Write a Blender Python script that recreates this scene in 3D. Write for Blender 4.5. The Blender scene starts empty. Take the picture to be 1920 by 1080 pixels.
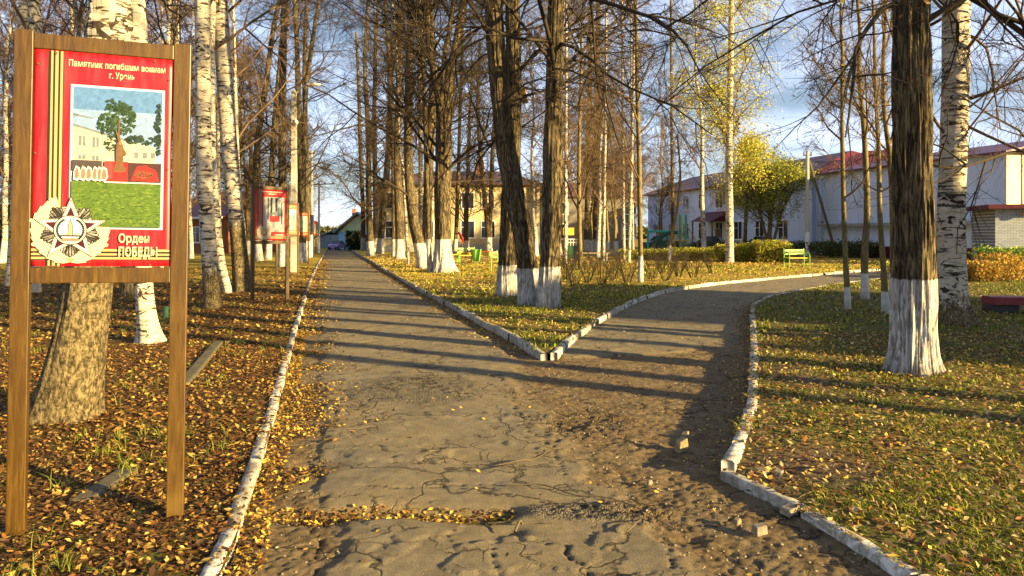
import bpy, bmesh, math, random
import numpy as np
from mathutils import Vector, Matrix
from mathutils.geometry import delaunay_2d_cdt
R = math.radians
sc = bpy.context.scene
# ------------------------------------------------------------------ camera
F = 1350.0; HY = 440.0; H = 1.6
cam = bpy.data.cameras.new('camera'); cam_o = bpy.data.objects.new('camera', cam)
sc.collection.objects.link(cam_o); sc.camera = cam_o
cam.sensor_width = 36; cam.lens = F/1920*36; cam.shift_y = -(540-HY)/1920
cam.clip_start = 0.05; cam.clip_end = 2000
cam_o.location = (0, 0, H); cam_o.rotation_euler = (R(90), 0, 0)
# ------------------------------------------------------------------ light
SUN_EL = 13.0
sdir = Vector((0.865, -0.50, math.tan(R(SUN_EL)))).normalized()      # towards the sun
sun = bpy.data.lights.new('sun', 'SUN'); sun_o = bpy.data.objects.new('sun', sun)
sc.collection.objects.link(sun_o)
sun.energy = 5.0; sun.angle = R(0.55); sun.color = (1.0, 0.73, 0.31)
sun_o.rotation_euler = (-sdir).to_track_quat('-Z', 'Y').to_euler()
sun_o.location = (30, -20, 30)
w = bpy.data.worlds.new('World'); sc.world = w; w.use_nodes = True
nt = w.node_tree; nt.nodes.clear()
def wn(t, **k):
    n = nt.nodes.new(t)
    for a, b in k.items(): setattr(n, a, b)
    return n
out = wn('ShaderNodeOutputWorld'); bg = wn('ShaderNodeBackground'); sky = wn('ShaderNodeTexSky')
sky.sky_type = 'NISHITA'; sky.sun_disc = False; sky.sun_elevation = R(SUN_EL)
sky.sun_rotation = math.atan2(sdir.x, sdir.y); sky.air_density = 1.0; sky.dust_density = 0.6; sky.ozone_density = 2.5
tc = wn('ShaderNodeTexCoord'); mp = wn('ShaderNodeMapping'); mp.inputs['Scale'].default_value = (2.0, 2.0, 9.0)
no = wn('ShaderNodeTexNoise'); no.inputs['Scale'].default_value = 1.7; no.inputs['Detail'].default_value = 8; no.inputs['Roughness'].default_value = 0.6
rp = wn('ShaderNodeValToRGB'); rp.color_ramp.elements[0].position = 0.40; rp.color_ramp.elements[1].position = 0.80; rp.color_ramp.elements[0].color = (.15, .15, .15, 1)
sx = wn('ShaderNodeSeparateXYZ'); mr = wn('ShaderNodeMapRange')
mr.inputs['From Min'].default_value = 0.0; mr.inputs['From Max'].default_value = 0.42
mr.inputs['To Min'].default_value = 0.9; mr.inputs['To Max'].default_value = 0.6
mu = wn('ShaderNodeMath', operation='MULTIPLY'); mx = wn('ShaderNodeMixRGB')
mx.inputs[2].default_value = (11.5, 12.8, 16.5, 1)
L = nt.links.new
L(tc.outputs['Generated'], mp.inputs[0]); L(mp.outputs[0], no.inputs['Vector']); L(no.outputs[0], rp.inputs[0])
L(tc.outputs['Generated'], sx.inputs[0]); L(sx.outputs['Z'], mr.inputs['Value'])
L(rp.outputs[0], mu.inputs[0]); L(mr.outputs[0], mu.inputs[1]); L(mu.outputs[0], mx.inputs[0])
L(sky.outputs[0], mx.inputs[1]); L(mx.outputs[0], bg.inputs[0]); bg.inputs[1].default_value = 0.036
L(bg.outputs[0], out.inputs[0])
vs = sc.view_settings; vs.view_transform = 'Standard'; vs.look = 'None'; vs.gamma = 1.0; vs.exposure = 2.0
sc.render.resolution_x = 1024; sc.render.resolution_y = 576
sc.cycles.max_bounces = 5; sc.cycles.diffuse_bounces = 3; sc.cycles.glossy_bounces = 2; sc.cycles.transparent_max_bounces = 4
# ------------------------------------------------------------------ helpers
random.seed(7); rng = np.random.default_rng(7)
def P(px, py, Y): return np.array([(px-960)/F*Y, Y, H-(py-HY)/F*Y])
def G(px, py, z=0.0):
    Y = (H-z)*F/(py-HY); return np.array([(px-960)/F*Y, Y, z])
def link(o, parent=None, loc=None, rz=None):
    sc.collection.objects.link(o)
    if parent: o.parent = parent
    if loc is not None: o.location = loc
    if rz is not None: o.rotation_euler[2] = rz
    return o
def tag(o, label=None, cat=None, group=None, kind=None):
    if label: o['label'] = label
    if cat: o['category'] = cat
    if group: o['group'] = group
    if kind: o['kind'] = kind
    return o
def empty(name, loc=(0,0,0), rz=0):
    o = bpy.data.objects.new(name, None); o.empty_display_size = .2
    return link(o, None, tuple(loc), rz)
def npmesh(name, V, faces, mat, parent=None, smooth=True, col=None, mats=None, midx=None):
    """V (n,3); faces list of (m,k) arrays"""
    me = bpy.data.meshes.new(name)
    V = np.asarray(V, np.float32).reshape(-1, 3)
    faces = [np.asarray(f, np.int32) for f in faces if len(f)]
    me.vertices.add(len(V)); me.vertices.foreach_set('co', V.ravel())
    nl = sum(f.size for f in faces); npoly = sum(len(f) for f in faces)
    me.loops.add(nl); me.loops.foreach_set('vertex_index', np.concatenate([f.ravel() for f in faces]))
    me.polygons.add(npoly)
    tot = np.concatenate([np.full(len(f), f.shape[1], np.int32) for f in faces])
    st = np.concatenate([[0], np.cumsum(tot)[:-1]]).astype(np.int32)
    me.polygons.foreach_set('loop_start', st); me.polygons.foreach_set('loop_total', tot)
    for m in (mats or [mat]): me.materials.append(m)
    if midx is not None: me.polygons.foreach_set('material_index', np.asarray(midx, np.int32))
    if smooth: me.polygons.foreach_set('use_smooth', np.ones(npoly, bool))
    me.update(calc_edges=True)
    if col:
        for k, v in col.items():
            v = np.asarray(v, np.float32)
            if v.ndim == 2:
                a = me.color_attributes.new(k, 'FLOAT_COLOR', 'POINT')
                if v.shape[1] == 3: v = np.concatenate([v, np.ones((len(v),1), np.float32)], 1)
                a.data.foreach_set('color', v.ravel())
            else:
                a = me.attributes.new(k, 'FLOAT', 'POINT'); a.data.foreach_set('value', v)
    o = bpy.data.objects.new(name, me)
    return link(o, parent)
class MB:
    def __init__(s): s.bm = bmesh.new(); s.mats = []
    def _m(s, fs, m):
        if m is None: return
        if m not in s.mats: s.mats.append(m)
        i = s.mats.index(m)
        for f in fs: f.material_index = i
    def box(s, x0, x1, y0, y1, z0, z1, m=None, M=None):
        vs_ = [s.bm.verts.new(v) for v in [(x0,y0,z0),(x1,y0,z0),(x1,y1,z0),(x0,y1,z0),(x0,y0,z1),(x1,y0,z1),(x1,y1,z1),(x0,y1,z1)]]
        if M is not None:
            for v in vs_: v.co = M @ v.co
        fs = [s.bm.faces.new([vs_[i] for i in q]) for q in [(3,2,1,0),(4,5,6,7),(0,1,5,4),(1,2,6,5),(2,3,7,6),(3,0,4,7)]]
        s._m(fs, m); return s
    def bar(s, a, b, r, m=None, n=8, r2=None, sq=False):
        a = Vector(a); b = Vector(b); d = (b-a).normalized(); r2 = r if r2 is None else r2
        u = d.cross(Vector((0,1,0)) if abs(d.y) < .9 else Vector((1,0,0))).normalized(); v = d.cross(u)
        ring = []
        for p, rr in ((a, r), (b, r2)):
            ring.append([s.bm.verts.new(p+u*rr*math.cos(2*math.pi*(i+.5)/n)+v*rr*math.sin(2*math.pi*(i+.5)/n)) for i in range(n)])
        fs = [s.bm.faces.new((ring[0][i], ring[0][(i+1)%n], ring[1][(i+1)%n], ring[1][i])) for i in range(n)]
        fs.append(s.bm.faces.new(ring[0][::-1])); fs.append(s.bm.faces.new(ring[1]))
        s._m(fs, m); return s
    def pipe(s, pts, r, m=None, n=8):
        for a, b in zip(pts[:-1], pts[1:]): s.bar(a, b, r, m, n)
        return s
    def poly(s, pts, m=None):
        f = s.bm.faces.new([s.bm.verts.new(p) for p in pts]); s._m([f], m); return s
    def prism(s, pts, d, m=None):
        """closed outline pts extruded by vector d"""
        a = [s.bm.verts.new(p) for p in pts]; d = Vector(d); b = [s.bm.verts.new(Vector(p)+d) for p in pts]
        n = len(a); fs = [s.bm.faces.new(a[::-1]), s.bm.faces.new(b)]
        fs += [s.bm.faces.new((a[i], a[(i+1)%n], b[(i+1)%n], b[i])) for i in range(n)]
        s._m(fs, m); return s
    def ball(s, c, r, m=None, sc_=(1,1,1), sub=2):
        M = Matrix.Translation(c) @ Matrix.Diagonal((r*sc_[0], r*sc_[1], r*sc_[2], 1))
        g = bmesh.ops.create_icosphere(s.bm, subdivisions=sub, radius=1, matrix=M)
        s._m({f for v in g['verts'] for f in v.link_faces}, m); return s
    def build(s, name, mat=None, parent=None, smooth=False, bevel=0, loc=None, rz=None):
        bmesh.ops.recalc_face_normals(s.bm, faces=s.bm.faces)
        me = bpy.data.meshes.new(name); s.bm.to_mesh(me); s.bm.free()
        for m in (s.mats or [mat]): me.materials.append(m)
        if smooth: me.polygons.foreach_set('use_smooth', np.ones(len(me.polygons), bool))
        o = link(bpy.data.objects.new(name, me), parent, loc, rz)
        if bevel:
            b = o.modifiers.new('bevel', 'BEVEL'); b.width = bevel; b.segments = 2; b.limit_method = 'ANGLE'
        return o
# ------------------------------------------------------------------ materials
class Mat:
    def __init__(s, name, rough=.8, spec=.3):
        s.m = bpy.data.materials.new(name); s.m.use_nodes = True; s.t = s.m.node_tree
        s.b = s.t.nodes['Principled BSDF']; s.b.inputs['Roughness'].default_value = rough
        s.b.inputs['Specular IOR Level'].default_value = spec
        s.co = s.n('ShaderNodeTexCoord')
    def n(s, t, **k):
        n = s.t.nodes.new(t)
        for a, b in k.items(): setattr(n, a, b)
        return n
    def l(s, a, b): s.t.links.new(a, b)
    def vec(s, scale=(1,1,1), src='Object'):
        mp = s.n('ShaderNodeMapping'); mp.inputs['Scale'].default_value = scale; s.l(s.co.outputs[src], mp.inputs[0]); return mp.outputs[0]
    def noise(s, scale, detail=6, rough=.6, v=None, dist=0):
        n = s.n('ShaderNodeTexNoise'); n.inputs['Scale'].default_value = scale; n.inputs['Detail'].default_value = detail
        n.inputs['Roughness'].default_value = rough; n.inputs['Distortion'].default_value = dist
        s.l(v or s.co.outputs['Object'], n.inputs['Vector']); return n.outputs[0]
    def ramp(s, f, stops, interp='LINEAR'):
        r = s.n('ShaderNodeValToRGB'); r.color_ramp.interpolation = interp
        e = r.color_ramp.elements
        while len(e) < len(stops): e.new(.5)
        for i, (p, c) in enumerate(stops):
            e[i].position = p; e[i].color = (*c, 1) if len(c) == 3 else c
        s.l(f, r.inputs[0]); return r.outputs[0]
    def mix(s, f, a, b, mode='MIX'):
        m = s.n('ShaderNodeMixRGB', blend_type=mode)
        for i, x in enumerate((f, a, b)):
            if isinstance(x, (int, float)): m.inputs[i].default_value = x
            elif isinstance(x, tuple): m.inputs[i].default_value = (*x, 1)
            else: s.l(x, m.inputs[i])
        return m.outputs[0]
    def math(s, op, a, b=0.0):
        m = s.n('ShaderNodeMath', operation=op)
        for i, x in enumerate((a, b)):
            if isinstance(x, (int, float)): m.inputs[i].default_value = x
            else: s.l(x, m.inputs[i])
        return m.outputs[0]
    def attr(s, name, o='Color'):
        a = s.n('ShaderNodeAttribute'); a.attribute_name = name; return a.outputs[o]
    def col(s, c):
        if isinstance(c, tuple): s.b.inputs['Base Color'].default_value = (*c, 1)
        else: s.l(c, s.b.inputs['Base Color'])
        return s
    def bump(s, h, strength=.5, dist=.02):
        b = s.n('ShaderNodeBump'); b.inputs['Strength'].default_value = strength; b.inputs['Distance'].default_value = dist
        s.l(h, b.inputs['Height']); s.l(b.outputs[0], s.b.inputs['Normal']); return s
def simple(name, c, rough=.7, var=.25, scale=8, bump=.15, spec=.3, metal=0):
    m = Mat(name, rough, spec); n = m.noise(scale, 8)
    m.col(m.ramp(n, [(.25, tuple(x*(1-var) for x in c)), (.75, tuple(min(1, x*(1+var)) for x in c))]))
    if bump: m.bump(m.noise(scale*5), bump, .01)
    m.b.inputs['Metallic'].default_value = metal
    return m.m
M = {}
# bark with lime wash whose height comes from the object colour (red = height in decametres)
def bark(name, kind):
    m = Mat(name, .95, .15)
    sep = m.n('ShaderNodeSeparateXYZ'); m.l(m.co.outputs['Object'], sep.inputs[0]); z = sep.outputs['Z']
    oi = m.n('ShaderNodeObjectInfo'); sc_ = m.n('ShaderNodeSeparateColor'); m.l(oi.outputs['Color'], sc_.inputs[0])
    if kind == 'linden':
        v = m.vec((1, 1, .16)); n1 = m.noise(17, 7, .62, v, 1.6)
        n2 = m.noise(5, 4, .6)
        c = m.ramp(n1, [(.40, (.010,.008,.006)), (.48, (.06,.045,.028)), (.57, (.17,.13,.075)), (.73, (.36,.275,.145))])
        c = m.mix(m.math('MULTIPLY', n2, .3), c, (.11,.095,.05)); hgt = n1; bs = 1.0; bd = .05
    elif kind == 'young':
        v = m.vec((1, 1, .3)); n1 = m.noise(18, 5, .6, v, .5)
        c = m.ramp(n1, [(.3, (.06,.045,.025)), (.7, (.24,.19,.08))]); hgt = n1; bs = .4; bd = .01
    else:
        v = m.vec((1, 1, 7.0)); n1 = m.noise(2.6, 6, .62, v, .6)
        v2 = m.vec((1.3, 1.3, 2.2)); n2 = m.noise(3.4, 3, .5, v2, 1.4)
        v3 = m.vec((2, 2, 30)); n3 = m.noise(2.0, 3, .5, v3)
        base = m.ramp(m.noise(6, 6), [(.3, (.40,.34,.25)), (.7, (.62,.57,.46))])
        d1 = m.ramp(n1, [(.565, (0,0,0)), (.595, (1,1,1))]); d2 = m.ramp(n2, [(.585, (0,0,0)), (.62, (1,1,1))])
        d3 = m.ramp(n3, [(.60, (0,0,0)), (.66, (.8,.8,.8))])
        d = m.mix(1.0, d1, d2, 'LIGHTEN'); d = m.mix(1.0, d, d3, 'LIGHTEN')
        # dark cracked foot of the birch: height in green channel
        foot = m.math('MULTIPLY', sc_.outputs[1], 10.0)
        nf = m.noise(16, 7, .75, m.vec((1, 1, .4)), .8)
        lim = m.math('ADD', m.math('SUBTRACT', foot, z), m.math('MULTIPLY', m.math('SUBTRACT', nf, .5), 1.8))
        fm = m.ramp(lim, [(.0, (0,0,0)), (.25, (1,1,1))])
        nf2 = m.noise(34, 7, .75, m.vec((1, 1, .55)), .4); footc = m.ramp(nf2, [(.38, (.02,.016,.010)), (.48, (.09,.07,.036)), (.60, (.24,.19,.10))])
        c = m.mix(d, base, m.ramp(n1, [(.4, (.02,.017,.015)), (.8, (.09,.07,.05))]))
        c = m.mix(fm, c, footc); hgt = m.math('SUBTRACT', m.math('MULTIPLY', nf2, 1.8), d1); bs = .7; bd = .02
    # lime wash
    wh = m.math('MULTIPLY', sc_.outputs[0], 10.0)
    e = m.math('ADD', m.math('SUBTRACT', wh, z), m.math('MULTIPLY', m.math('SUBTRACT', m.noise(14, 3), .5), .09))
    wm = m.ramp(e, [(.0, (0,0,0)), (.012, (1,1,1))])
    worn = m.ramp(m.noise(30, 6, .7, m.vec((1, 1, .25)), .6), [(.60, (1,1,1)), (.70, (.25,.25,.25))])
    low = m.ramp(z, [(.0, (.5,.5,.5)), (.22, (1,1,1))])
    wm = m.mix(1.0, wm, m.mix(1.0, worn, low, 'MULTIPLY'), 'MULTIPLY')
    pw = m.ramp(m.noise(9, 5), [(.3, (.40,.385,.36)), (.7, (.60,.585,.56))])
    if kind == 'linden': pw = m.mix(.8, pw, m.ramp(n1, [(.40, (.30,.27,.22)), (.50, (1,1,1))]), 'MULTIPLY')
    c = m.mix(wm, c, pw)
    m.col(c); m.bump(hgt, bs, bd); return m.m
M['linden'] = bark('linden_bark', 'linden'); M['birch'] = bark('birch_bark', 'birch'); M['young'] = bark('young_bark', 'young')
M['twig_dark'] = simple('linden_branch_bark', (.038,.027,.016), .9, .35, 3, 0)
M['twig_brown'] = simple('brown_branch_bark', (.12,.078,.034), .9, .35, 3, 0)
M['twig_birch'] = simple('birch_branch_bark', (.13,.085,.055), .9, .35, 3, 0)
def leafmat(name, trans=.35, rough=.6):
    m = Mat(name, rough, .25); c = m.attr('Col'); m.col(c)
    tr = m.n('ShaderNodeBsdfTranslucent'); m.l(c, tr.inputs['Color'])
    mxs = m.n('ShaderNodeMixShader'); mxs.inputs[0].default_value = trans
    m.l(m.b.outputs[0], mxs.inputs[1]); m.l(tr.outputs[0], mxs.inputs[2])
    m.l(mxs.outputs[0], m.t.nodes['Material Output'].inputs['Surface']); return m.m
M['leaf'] = leafmat('leaf_blade', .3); M['grass'] = leafmat('grass_blade', .35)
# ground soil under leaves / grass
def groundmat(name, kind):
    m = Mat(name, .95, .1)
    n1 = m.noise(.45, 5, .6); n2 = m.noise(38, 5, .75); n3 = m.noise(5, 6, .7)
    if kind == 'leafy':
        c = m.ramp(n2, [(.40, (.014,.009,.005)), (.48, (.07,.035,.013)), (.58, (.20,.11,.03)), (.72, (.38,.24,.06))])
        c = m.mix(m.ramp(n3, [(.5, (0,0,0)), (.66, (.8,.8,.8))]), c, (.10,.13,.03))
    else:
        c = m.ramp(n2, [(.38, (.018,.018,.008)), (.5, (.08,.10,.022)), (.6, (.20,.21,.04)), (.75, (.36,.30,.07))])
        c = m.mix(m.ramp(n3, [(.45, (0,0,0)), (.62, (.85,.85,.85))]), c, m.ramp(n2, [(.4, (.04,.025,.012)), (.55, (.22,.13,.04)), (.7, (.42,.29,.08))]))
    gold = m.attr('gold', 'Fac')
    c = m.mix(gold, c, m.ramp(n2, [(.35, (.14,.10,.02)), (.5, (.48,.36,.05)), (.68, (.68,.52,.09))]))
    c = m.mix(m.attr('bare', 'Fac'), c, m.ramp(n3, [(.3, (.09,.065,.042)), (.7, (.17,.125,.08))]))
    m.col(c); m.bump(n2, .8, .04); return m.m
M['leafy'] = groundmat('leaf_litter_soil', 'leafy'); M['grassy'] = groundmat('grassy_soil', 'grassy')
def asphalt():
    m = Mat('worn_asphalt', .92, .2)
    grain = m.noise(150, 4, .8); mid = m.noise(6, 9, .75); big = m.noise(.9, 6, .65)
    vo = m.n('ShaderNodeTexVoronoi'); vo.inputs['Scale'].default_value = 75; m.l(m.co.outputs['Object'], vo.inputs['Vector'])
    # network of fine cracks, only in tired areas
    wv = m.n('ShaderNodeVectorMath', operation='ADD'); nd = m.n('ShaderNodeTexNoise'); nd.inputs['Scale'].default_value = 3; nd.inputs['Detail'].default_value = 6; m.l(m.co.outputs['Object'], nd.inputs['Vector'])
    sv = m.n('ShaderNodeVectorMath', operation='SCALE'); sv.inputs['Scale'].default_value = .7; m.l(nd.outputs['Color'], sv.inputs[0]); m.l(m.co.outputs['Object'], wv.inputs[0]); m.l(sv.outputs[0], wv.inputs[1])
    def net(scale, wd):
        v = m.n('ShaderNodeTexVoronoi', feature='DISTANCE_TO_EDGE'); v.inputs['Scale'].default_value = scale; m.l(wv.outputs[0], v.inputs['Vector'])
        return m.ramp(v.outputs['Distance'], [(.0, (1,1,1)), (wd, (0,0,0))])
    k1 = m.mix(1.0, net(.9, .018), m.ramp(m.noise(.8, 3), [(.40, (0,0,0)), (.50, (1,1,1))]), 'MULTIPLY')
    k2 = m.mix(1.0, net(3.6, .045), m.ramp(m.noise(1.3, 4), [(.50, (0,0,0)), (.58, (1,1,1))]), 'MULTIPLY')
    net_ = m.mix(1.0, k1, k2, 'LIGHTEN')
    a = m.ramp(mid, [(.3, (.12,.108,.082)), (.5, (.21,.182,.128)), (.72, (.31,.265,.17))])
    a = m.mix(m.ramp(big, [(.4, (0,0,0)), (.65, (.8,.8,.8))]), a, m.ramp(mid, [(.3, (.20,.16,.088)), (.7, (.32,.255,.14))]))
    a = m.mix(.75, a, m.ramp(grain, [(.34, (.28,.27,.26)), (.52, (.85,.83,.8)), (.68, (1.0,.98,.95))]), 'MULTIPLY')
    a = m.mix(m.ramp(m.noise(85, 2, .5), [(.66, (0,0,0)), (.71, (.8,.8,.8))]), a, (.36,.31,.22))
    d = m.ramp(m.noise(14, 9, .8), [(.34, (.034,.022,.012)), (.5, (.145,.098,.046)), (.68, (.30,.21,.10))])
    g = m.ramp(vo.outputs['Distance'], [(.1, (.33,.29,.20)), (.6, (.07,.058,.042))])
    c = m.mix(m.attr('gravel', 'Fac'), a, g); c = m.mix(m.attr('dirt', 'Fac'), c, d)
    kk = m.mix(1.0, net_, m.attr('crack', 'Fac'), 'LIGHTEN')
    c = m.mix(m.math('MULTIPLY', kk, .85), c, (.018,.013,.009))
    m.col(c)
    h = m.math('ADD', m.math('MULTIPLY', grain, .9), m.math('MULTIPLY', m.noise(80, 6, .85), .8))
    h = m.math('ADD', h, m.math('MULTIPLY', m.math('MULTIPLY', vo.outputs['Distance'], m.attr('gravel', 'Fac')), -2.2))
    h = m.math('SUBTRACT', h, m.math('MULTIPLY', net_, 1.3))
    m.bump(h, .85, .014); return m.m
M['asphalt'] = asphalt()
def kerbmat():
    m = Mat('limewashed_kerb', .9, .2)
    n = m.noise(11, 8, .72); n2 = m.noise(60, 4, .7)
    c = m.mix(m.ramp(n, [(.42, (0,0,0)), (.56, (1,1,1))]), (.66,.64,.58), m.ramp(n2, [(.3, (.16,.14,.11)), (.7, (.36,.33,.27))]))
    k = m.attr('worn', 'Fac'); c = m.mix(m.math('MULTIPLY', k, .8), c, m.ramp(n2, [(.3, (.10,.085,.06)), (.7, (.26,.23,.17))]))
    m.col(c); m.bump(m.math('ADD', n, m.math('MULTIPLY', n2, .5)), .6, .015); return m.m
M['kerb'] = kerbmat()
def woodmat():
    m = Mat('varnished_wood', .42, .5)
    n = m.noise(7, 8, .65, m.vec((9, 9, .7)), .6)
    n2 = m.noise(2.2, 5, .6)
    c = m.ramp(n, [(.3, (.032,.014,.001)), (.55, (.070,.036,.003)), (.75, (.115,.064,.007))])
    c = m.mix(m.ramp(n2, [(.55, (0,0,0)), (.75, (.5,.5,.5))]), c, (.13,.082,.018)); m.col(c); m.bump(n, .25, .004); return m.m
M['wood'] = woodmat()
M['concrete'] = simple('pole_concrete', (.46,.42,.33), .85, .18, 6, .3)
M['lime'] = simple('lime_paint', (.78,.76,.72), .85, .1, 10, .2)
def flat(name, c, rough=.5): return simple(name, c, rough, .06, 4, 0)
def stained(name, c, dirt, rough=.5):
    m = Mat(name, rough, .4); n = m.noise(5, 6, .6, m.vec((6, 1, .7)))
    m.col(m.mix(m.ramp(n, [(.45, (0,0,0)), (.75, (.55,.55,.55))]), c, dirt)); return m.m
M['red_print'] = stained('red_poster_print', (.44,.008,.016), (.52,.06,.07), .38)
M['cream_print'] = flat('cream_poster_print', (.50,.44,.29)); M['black_print'] = flat('black_poster_print', (.02,.015,.012))
M['ribbon'] = flat('tan_ribbon_print', (.42,.28,.12)); M['pale_print'] = flat('pale_blue_print', (.30,.42,.52))
# ------------------------------------------------------------------ tree machinery
def unit(v): return v/np.maximum(np.linalg.norm(v, axis=-1, keepdims=True), 1e-9)
def tubes(Pn, Rn, sides):
    """(N,k,3),(N,k) -> verts, quads"""
    N, k, _ = Pn.shape
    T = np.gradient(Pn, axis=1); T = unit(T)
    up = np.where(np.abs(T[..., 2:3]) > .9, np.array([1., 0, 0]), np.array([0, 0, 1.]))
    U = unit(np.cross(T, up)); W = np.cross(T, U)
    a = np.arange(sides)*2*np.pi/sides
    V = Pn[:, :, None, :]+Rn[:, :, None, None]*(np.cos(a)[None, None, :, None]*U[:, :, None, :]+np.sin(a)[None, None, :, None]*W[:, :, None, :])
    V = V.reshape(-1, 3)
    i = np.arange(N)[:, None, None]*k*sides; j = np.arange(k-1)[None, :, None]*sides; s = np.arange(sides)[None, None, :]; s2 = (s+1) % sides
    Q = np.stack([i+j+s, i+j+s2, i+j+sides+s2, i+j+sides+s], -1).reshape(-1, 4)
    return V, Q
def joinparts(parts):
    V = []; Q = []; o = 0
    for v, q in parts: V.append(v); Q.append(q+o); o += len(v)
    return np.concatenate(V), np.concatenate(Q)
def catmull(p, n):
    p = np.asarray(p, float); k = len(p)
    if k == 2: p = np.array([p[0], (p[0]+p[1])/2, p[1]]); k = 3
    q = np.vstack([2*p[0]-p[1], p, 2*p[-1]-p[-2]])
    t = np.linspace(0, k-1-1e-6, n); i = t.astype(int); u = (t-i)[:, None]
    a, b, c, d = q[i], q[i+1], q[i+2], q[i+3]
    return .5*((2*b)+(-a+c)*u+(2*a-5*b+4*c-d)*u*u+(-a+3*b-3*c+d)*u**3)
def grow(r, Pp, Rp, C, t0, t1, ang, lrat, k, wig, grav, rk=.012, rmin=.004, lens=None, taper=.75):
    N, kp, _ = Pp.shape
    idx = np.repeat(np.arange(N), C); n = len(idx)
    t = r.uniform(t0, t1, n); f = t*(kp-1); i0 = np.minimum(f.astype(int), kp-2); u = f-i0
    pos = Pp[idx, i0]*(1-u)[:, None]+Pp[idx, i0+1]*u[:, None]
    pr = Rp[idx, i0]*(1-u)+Rp[idx, i0+1]*u
    tan = unit(Pp[idx, i0+1]-Pp[idx, i0])
    rnd = r.normal(size=(n, 3)); perp = unit(rnd-(rnd*tan).sum(1, keepdims=True)*tan)
    a = np.radians(r.normal(ang, 12, n))[:, None]
    d = unit(tan*np.cos(a)+perp*np.sin(a))
    if lens is None: lens = np.linalg.norm(np.diff(Pp, axis=1), axis=2).sum(1)
    ln = lens[idx]*lrat*(1.15-.6*t)*r.uniform(.6, 1.3, n)
    st = (ln/(k-1))[:, None]
    out_ = [pos]
    for j in range(k-1):
        d = unit(d+r.normal(size=(n, 3))*wig+np.array([0, 0, grav]))
        out_.append(out_[-1]+d*st)
    Pc = np.stack(out_, 1)
    r0 = np.minimum(pr*.8, np.maximum(ln*rk, rmin))
    Rc = np.maximum(r0[:, None]*(1-taper*np.linspace(0, 1, k))[None, :], rmin*.6)
    return Pc, Rc
KIND = {  # l1 angle, gravity per step etc.
 'linden': dict(a1=58, g1=.03, a2=48, g2=-.03, a3=45, g3=-.02, wig=.16, mat='twig_dark'),
 'birch': dict(a1=42, g1=.04, a2=45, g2=-.10, a3=40, g3=-.22, wig=.10, mat='twig_birch'),
 'young': dict(a1=48, g1=.08, a2=42, g2=.05, a3=40, g3=.02, wig=.10, mat='twig_brown'),
}
def crown_geo(r, stems, kind, hb, n1=22, n2=7, n3=6, n4=4, L1=4.5, tmin=.006, limbs=(), r1k=.0105):
    """stems: list of (P(k,3), R(k)).  returns verts, quads, tip points"""
    K = KIND[kind]; lv1 = []
    for (Ps, Rs) in stems:
        z = Ps[:, 2]; top = z.max(); zz = max(hb, z.min()+.3)
        t0 = float(np.clip(np.interp(zz, z, np.linspace(0, 1, len(z))), 0, .95))
        share = max(4, int(n1*min(1.0, (top-zz)/9.0)))
        a, b = grow(r, Ps[None], Rs[None], share, t0, .98, K['a1'], 1, 7, K['wig'], K['g1'], rk=r1k, rmin=.014, lens=np.array([L1]), taper=.7)
        lv1.append((a, b))
    for pts, r0, r1 in limbs:
        q = catmull(pts, 7); lv1.append((q[None], np.linspace(r0, r1, 7)[None]))
    P1 = np.concatenate([x[0] for x in lv1]); R1 = np.concatenate([x[1] for x in lv1])
    P2, R2 = grow(r, P1, R1, n2, .2, 1, K['a2'], .5, 5, K['wig']*1.1, K['g2'], rk=.011, rmin=tmin*1.4)
    P3, R3 = grow(r, P2, R2, n3, .15, 1, K['a3'], .5, 4, K['wig']*1.2, K['g3'], rk=.010, rmin=tmin)
    parts = [tubes(P1, R1, 6), tubes(P2, R2, 4), tubes(P3, R3, 3)]
    tips = P3
    if n4:
        P4, R4 = grow(r, P3, R3, n4, .1, 1, K['a3'], .6, 3, K['wig']*1.2, K['g3'], rk=.009, rmin=tmin*.8)
        parts.append(tubes(P4, R4, 3)); tips = P4
    v, q = joinparts(parts); return v, q, tips
def noise3(p, s, seed=0):
    """cheap smooth value noise built of rotated sines, ~[-1,1]"""
    q = np.random.default_rng(seed); o = 0; amp = 1; tot = 0
    for i in range(4):
        d = q.normal(size=(3, p.shape[-1])); ph = q.uniform(0, 6.28, 3)
        a = np.sin(p@d.T*s+ph); o = o+amp*(a[..., 0]*a[..., 1]+.5*a[..., 2]); tot += amp*1.2; amp *= .55; s *= 2.03
    return o/tot
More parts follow.
